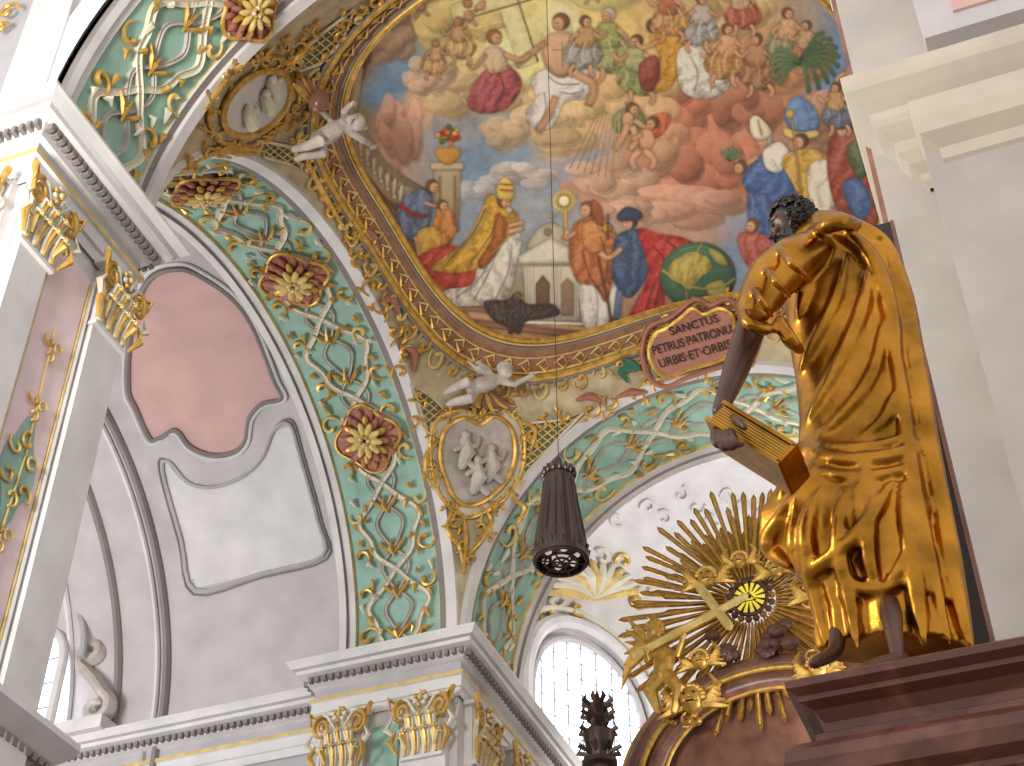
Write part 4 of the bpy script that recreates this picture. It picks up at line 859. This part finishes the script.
A.tube([hp(21,-5,-11),hp(23,0,-11),hp(21,5,-11)],1.6*kh,skinm,n=8,rnd=True);A.tube([hp(20,-4,-14),hp(22,0,-14.5),hp(20,4,-14)],1.8*kh,skinm,n=8,rnd=True)
tp([(756,312,-.022),(746,342,-.022),(735,372,-.024),(725,398,-.028),(720,412,-.030)],[15,15,13,9.5,8],skinm)
kb=K(425)
A.ell(sp(720,424,Y0-.034),X1*9*kb,Y1*7*kb,Z1*14*kb,skinm,12,9)
for i in range(4):
    x=714+i*6;l_=[10,13,12,9][i]
    tp([(x,430,-.040),(x-1+i,432+l_*.6,-.047),(x+3+i,436+l_,-.048),(x+8+i,435+l_,-.044)],[3.3,3.1,2.9,2.3],skinm,n=8)
tp([(728,416,-.036),(738,420,-.046),(745,428,-.048)],[4,3.6,2.8],skinm,n=8)
tp([(886,590,-.004),(891,615,-.014),(895,640,-.021),(897,655,-.024)],[10,11,8,6.5],skinm)
tp([(902,659,-.020),(888,662,-.030),(866,667,-.040)],[7,7.5,5],skinm)
for i in range(5): tp([(869+i*2.4,665+i*1.2,-.040-.001*i),(860+i*3,667+i*1.2,-.043)],[3,2.4],skinm,n=6)
tp([(838,632,-.006),(834,652,-.01),(814,663,-.02)],[9,8,6],skinm)
A.build('body',parent=parent,remesh=.008)
A=Acc()
r0=np.random.default_rng(5)
A.ell(hc-fd*4*kh+up*4*kh,fd*21*kh,sd_*20*kh,up*25*kh,hairm,16,12)
for i in range(320):
    d=r0.normal(size=3);d/=np.linalg.norm(d)
    fdot=d@fd;ud=d@up
    if fdot>.35 and ud<.62: continue
    if ud<-.7: continue
    c=hc-fd*3*kh+up*3*kh+(fd*fdot*22+up*ud*27+sd_*(d@sd_)*21)*kh; q=r0.uniform(3.5,5.5)*kh;e1=np.cross(d,Z1+.3*fd);e1/=np.linalg.norm(e1);e2=np.cross(d,e1);t0=r0.uniform(0,6.28)
    pts=[c+(e1*math.cos(t0+k)+e2*math.sin(t0+k))*q*(1-.12*k)+d*q*.15*k for k in np.linspace(0,4.5,9)]
    A.tube(pts,np.linspace(2.2,1.4,9)*kh,hairm,n=5,rnd=True)
for i in range(80):
    s_=r0.uniform(-14,14);f_=22-abs(s_)*.7+r0.uniform(-7,1);u_=r0.uniform(-26,-14)
    A.tube([hp(f_,s_,u_+3),hp(f_+2,s_+1.5,u_-3),hp(f_,s_-1,u_-9)],np.array([2.6,2.6,.8])*kh,hairm,n=5,rnd=True)
A.tube([hp(24,-7,-10.5),hp(26,0,-8.5),hp(24,7,-10.5)],1.5*kh,hairm,n=6,rnd=True)
for s_ in(-1,1): A.ell(hp(19.5,s_*6.5,3),fd*2.2*kh,sd_*2.8*kh,up*1.7*kh,hairm,8,6)
A.build('hair_and_beard',parent=parent)
A=Acc()
yb=Y0-.034
c0=sp(757,447,yb);ax=(sp(790,468,yb)-sp(720,425,yb))/2;ay=(sp(744,452,yb)-sp(757,428,yb))/2;ay-=ax*(ay@ax)/(ax@ax)
nz=np.cross(ax,ay);nz/=np.linalg.norm(nz);nz*=.008
A.obox(c0,ax*.96,ay*.66,nz*.93,statg)
A.obox(c0+ay*.84,ax*1.04,ay*.14,nz*1.06,statg);A.obox(c0-ay*.84,ax*1.04,ay*.14,nz*1.06,statg)
A.obox(c0+ax*1.0,ax*.05,ay*.8,nz*1.06,statg)
for i in range(7): A.obox(c0+ay*(-.6+i*.2),ax*.97,ay*.03,nz*.96,gold)
A.build('book',parent=parent,smooth=False)
# pedestal
yf=Y0-.05;zb=sp(890,666,yf)[2];xl=sp(806,690,yf)[0];xr=.06
A=Acc()
PP=[(0,zb),(.003,zb-.0003),(.0045,zb-.0015),(.0045,zb-.0035),(.002,zb-.005),(.002,zb-.0065),(-.001,zb-.008),(-.003,zb-.011),(-.003,zb-.0135),(-.0005,zb-.015),(-.0005,zb-.017),(.003,zb-.0185),(.006,zb-.0215),(.007,zb-.025),(.006,zb-.029),(.003,zb-.031),(.003,zb-.033),(-.002,zb-.037),(-.004,zb-.06),(-.004,zb-.11),(.006,zb-.12),(.006,zb-.3)]
sweep(A,[(xr,.60),(xl,.60),(xl,yf),(xr,yf)],PP,marble)
A.add([(xl,yf,zb),(xr,yf,zb),(xr,.6,zb),(xl,.6,zb)],[(0,1,2,3)],marble)
A.build('marble_pedestal',angle=30)
A=Acc();xb=sp(1000,655,Y0+.05)[0];A.box(xb-.030,xb-.001,Y0+.045,Y0+.065,zb,sp(885,232,Y0+.05)[2],darkbr)  # added dark board standing in for the shadow strip behind the statue
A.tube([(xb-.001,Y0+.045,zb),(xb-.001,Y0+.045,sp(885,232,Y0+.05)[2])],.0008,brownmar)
A.build('shadow_board')

# ---------------- camera
cam=bpy.data.cameras.new('camera');cam.lens=f/1024*36;cam.sensor_width=36;cam.clip_end=200
co=bpy.data.objects.new('camera',cam);bpy.context.scene.collection.objects.link(co)
m=Matrix.Identity(4)
for i in range(3): m[i][0]=Rv[i];m[i][1]=Uv[i];m[i][2]=-Fv[i]
m[2][3]=CZ;co.matrix_world=m;bpy.context.scene.camera=co
# ---------------- light
w=bpy.data.worlds.new('world');bpy.context.scene.world=w;w.use_nodes=True
bg=w.node_tree.nodes['Background'];bg.inputs[0].default_value=(1,.98,.97,1);bg.inputs[1].default_value=.92
def area(name,loc,tgt,size,e,col):
    l=bpy.data.lights.new(name,'AREA');l.energy=e;l.size=size;l.color=col;o=bpy.data.objects.new(name,l);bpy.context.scene.collection.objects.link(o)
    loc=Vector((loc[0]*S,loc[1]*S,loc[2]*S+CZ));tgt=Vector((tgt[0]*S,tgt[1]*S,tgt[2]*S+CZ));o.location=loc;o.rotation_euler=(tgt-loc).to_track_quat('-Z','Y').to_euler()
area('daylight_nave_windows',(-.6,.1,.6),(-.35,1.15,1.4),2.5,1700,(1,.95,.87))
area('chapel_fill',(-1.25,1.0,.75),(-.9,1.4,1.3),3,650,(1,.98,.97))  # added fill lamp, brightens the chapel vault; no window here
area('chancel_fill',(-.15,1.85,.85),(-.55,2.1,1.5),3,1400,(1,.98,.95))  # fill added inside the chancel to lift its white walls, not a window
sc=bpy.context.scene
sc.view_settings.view_transform='Standard'
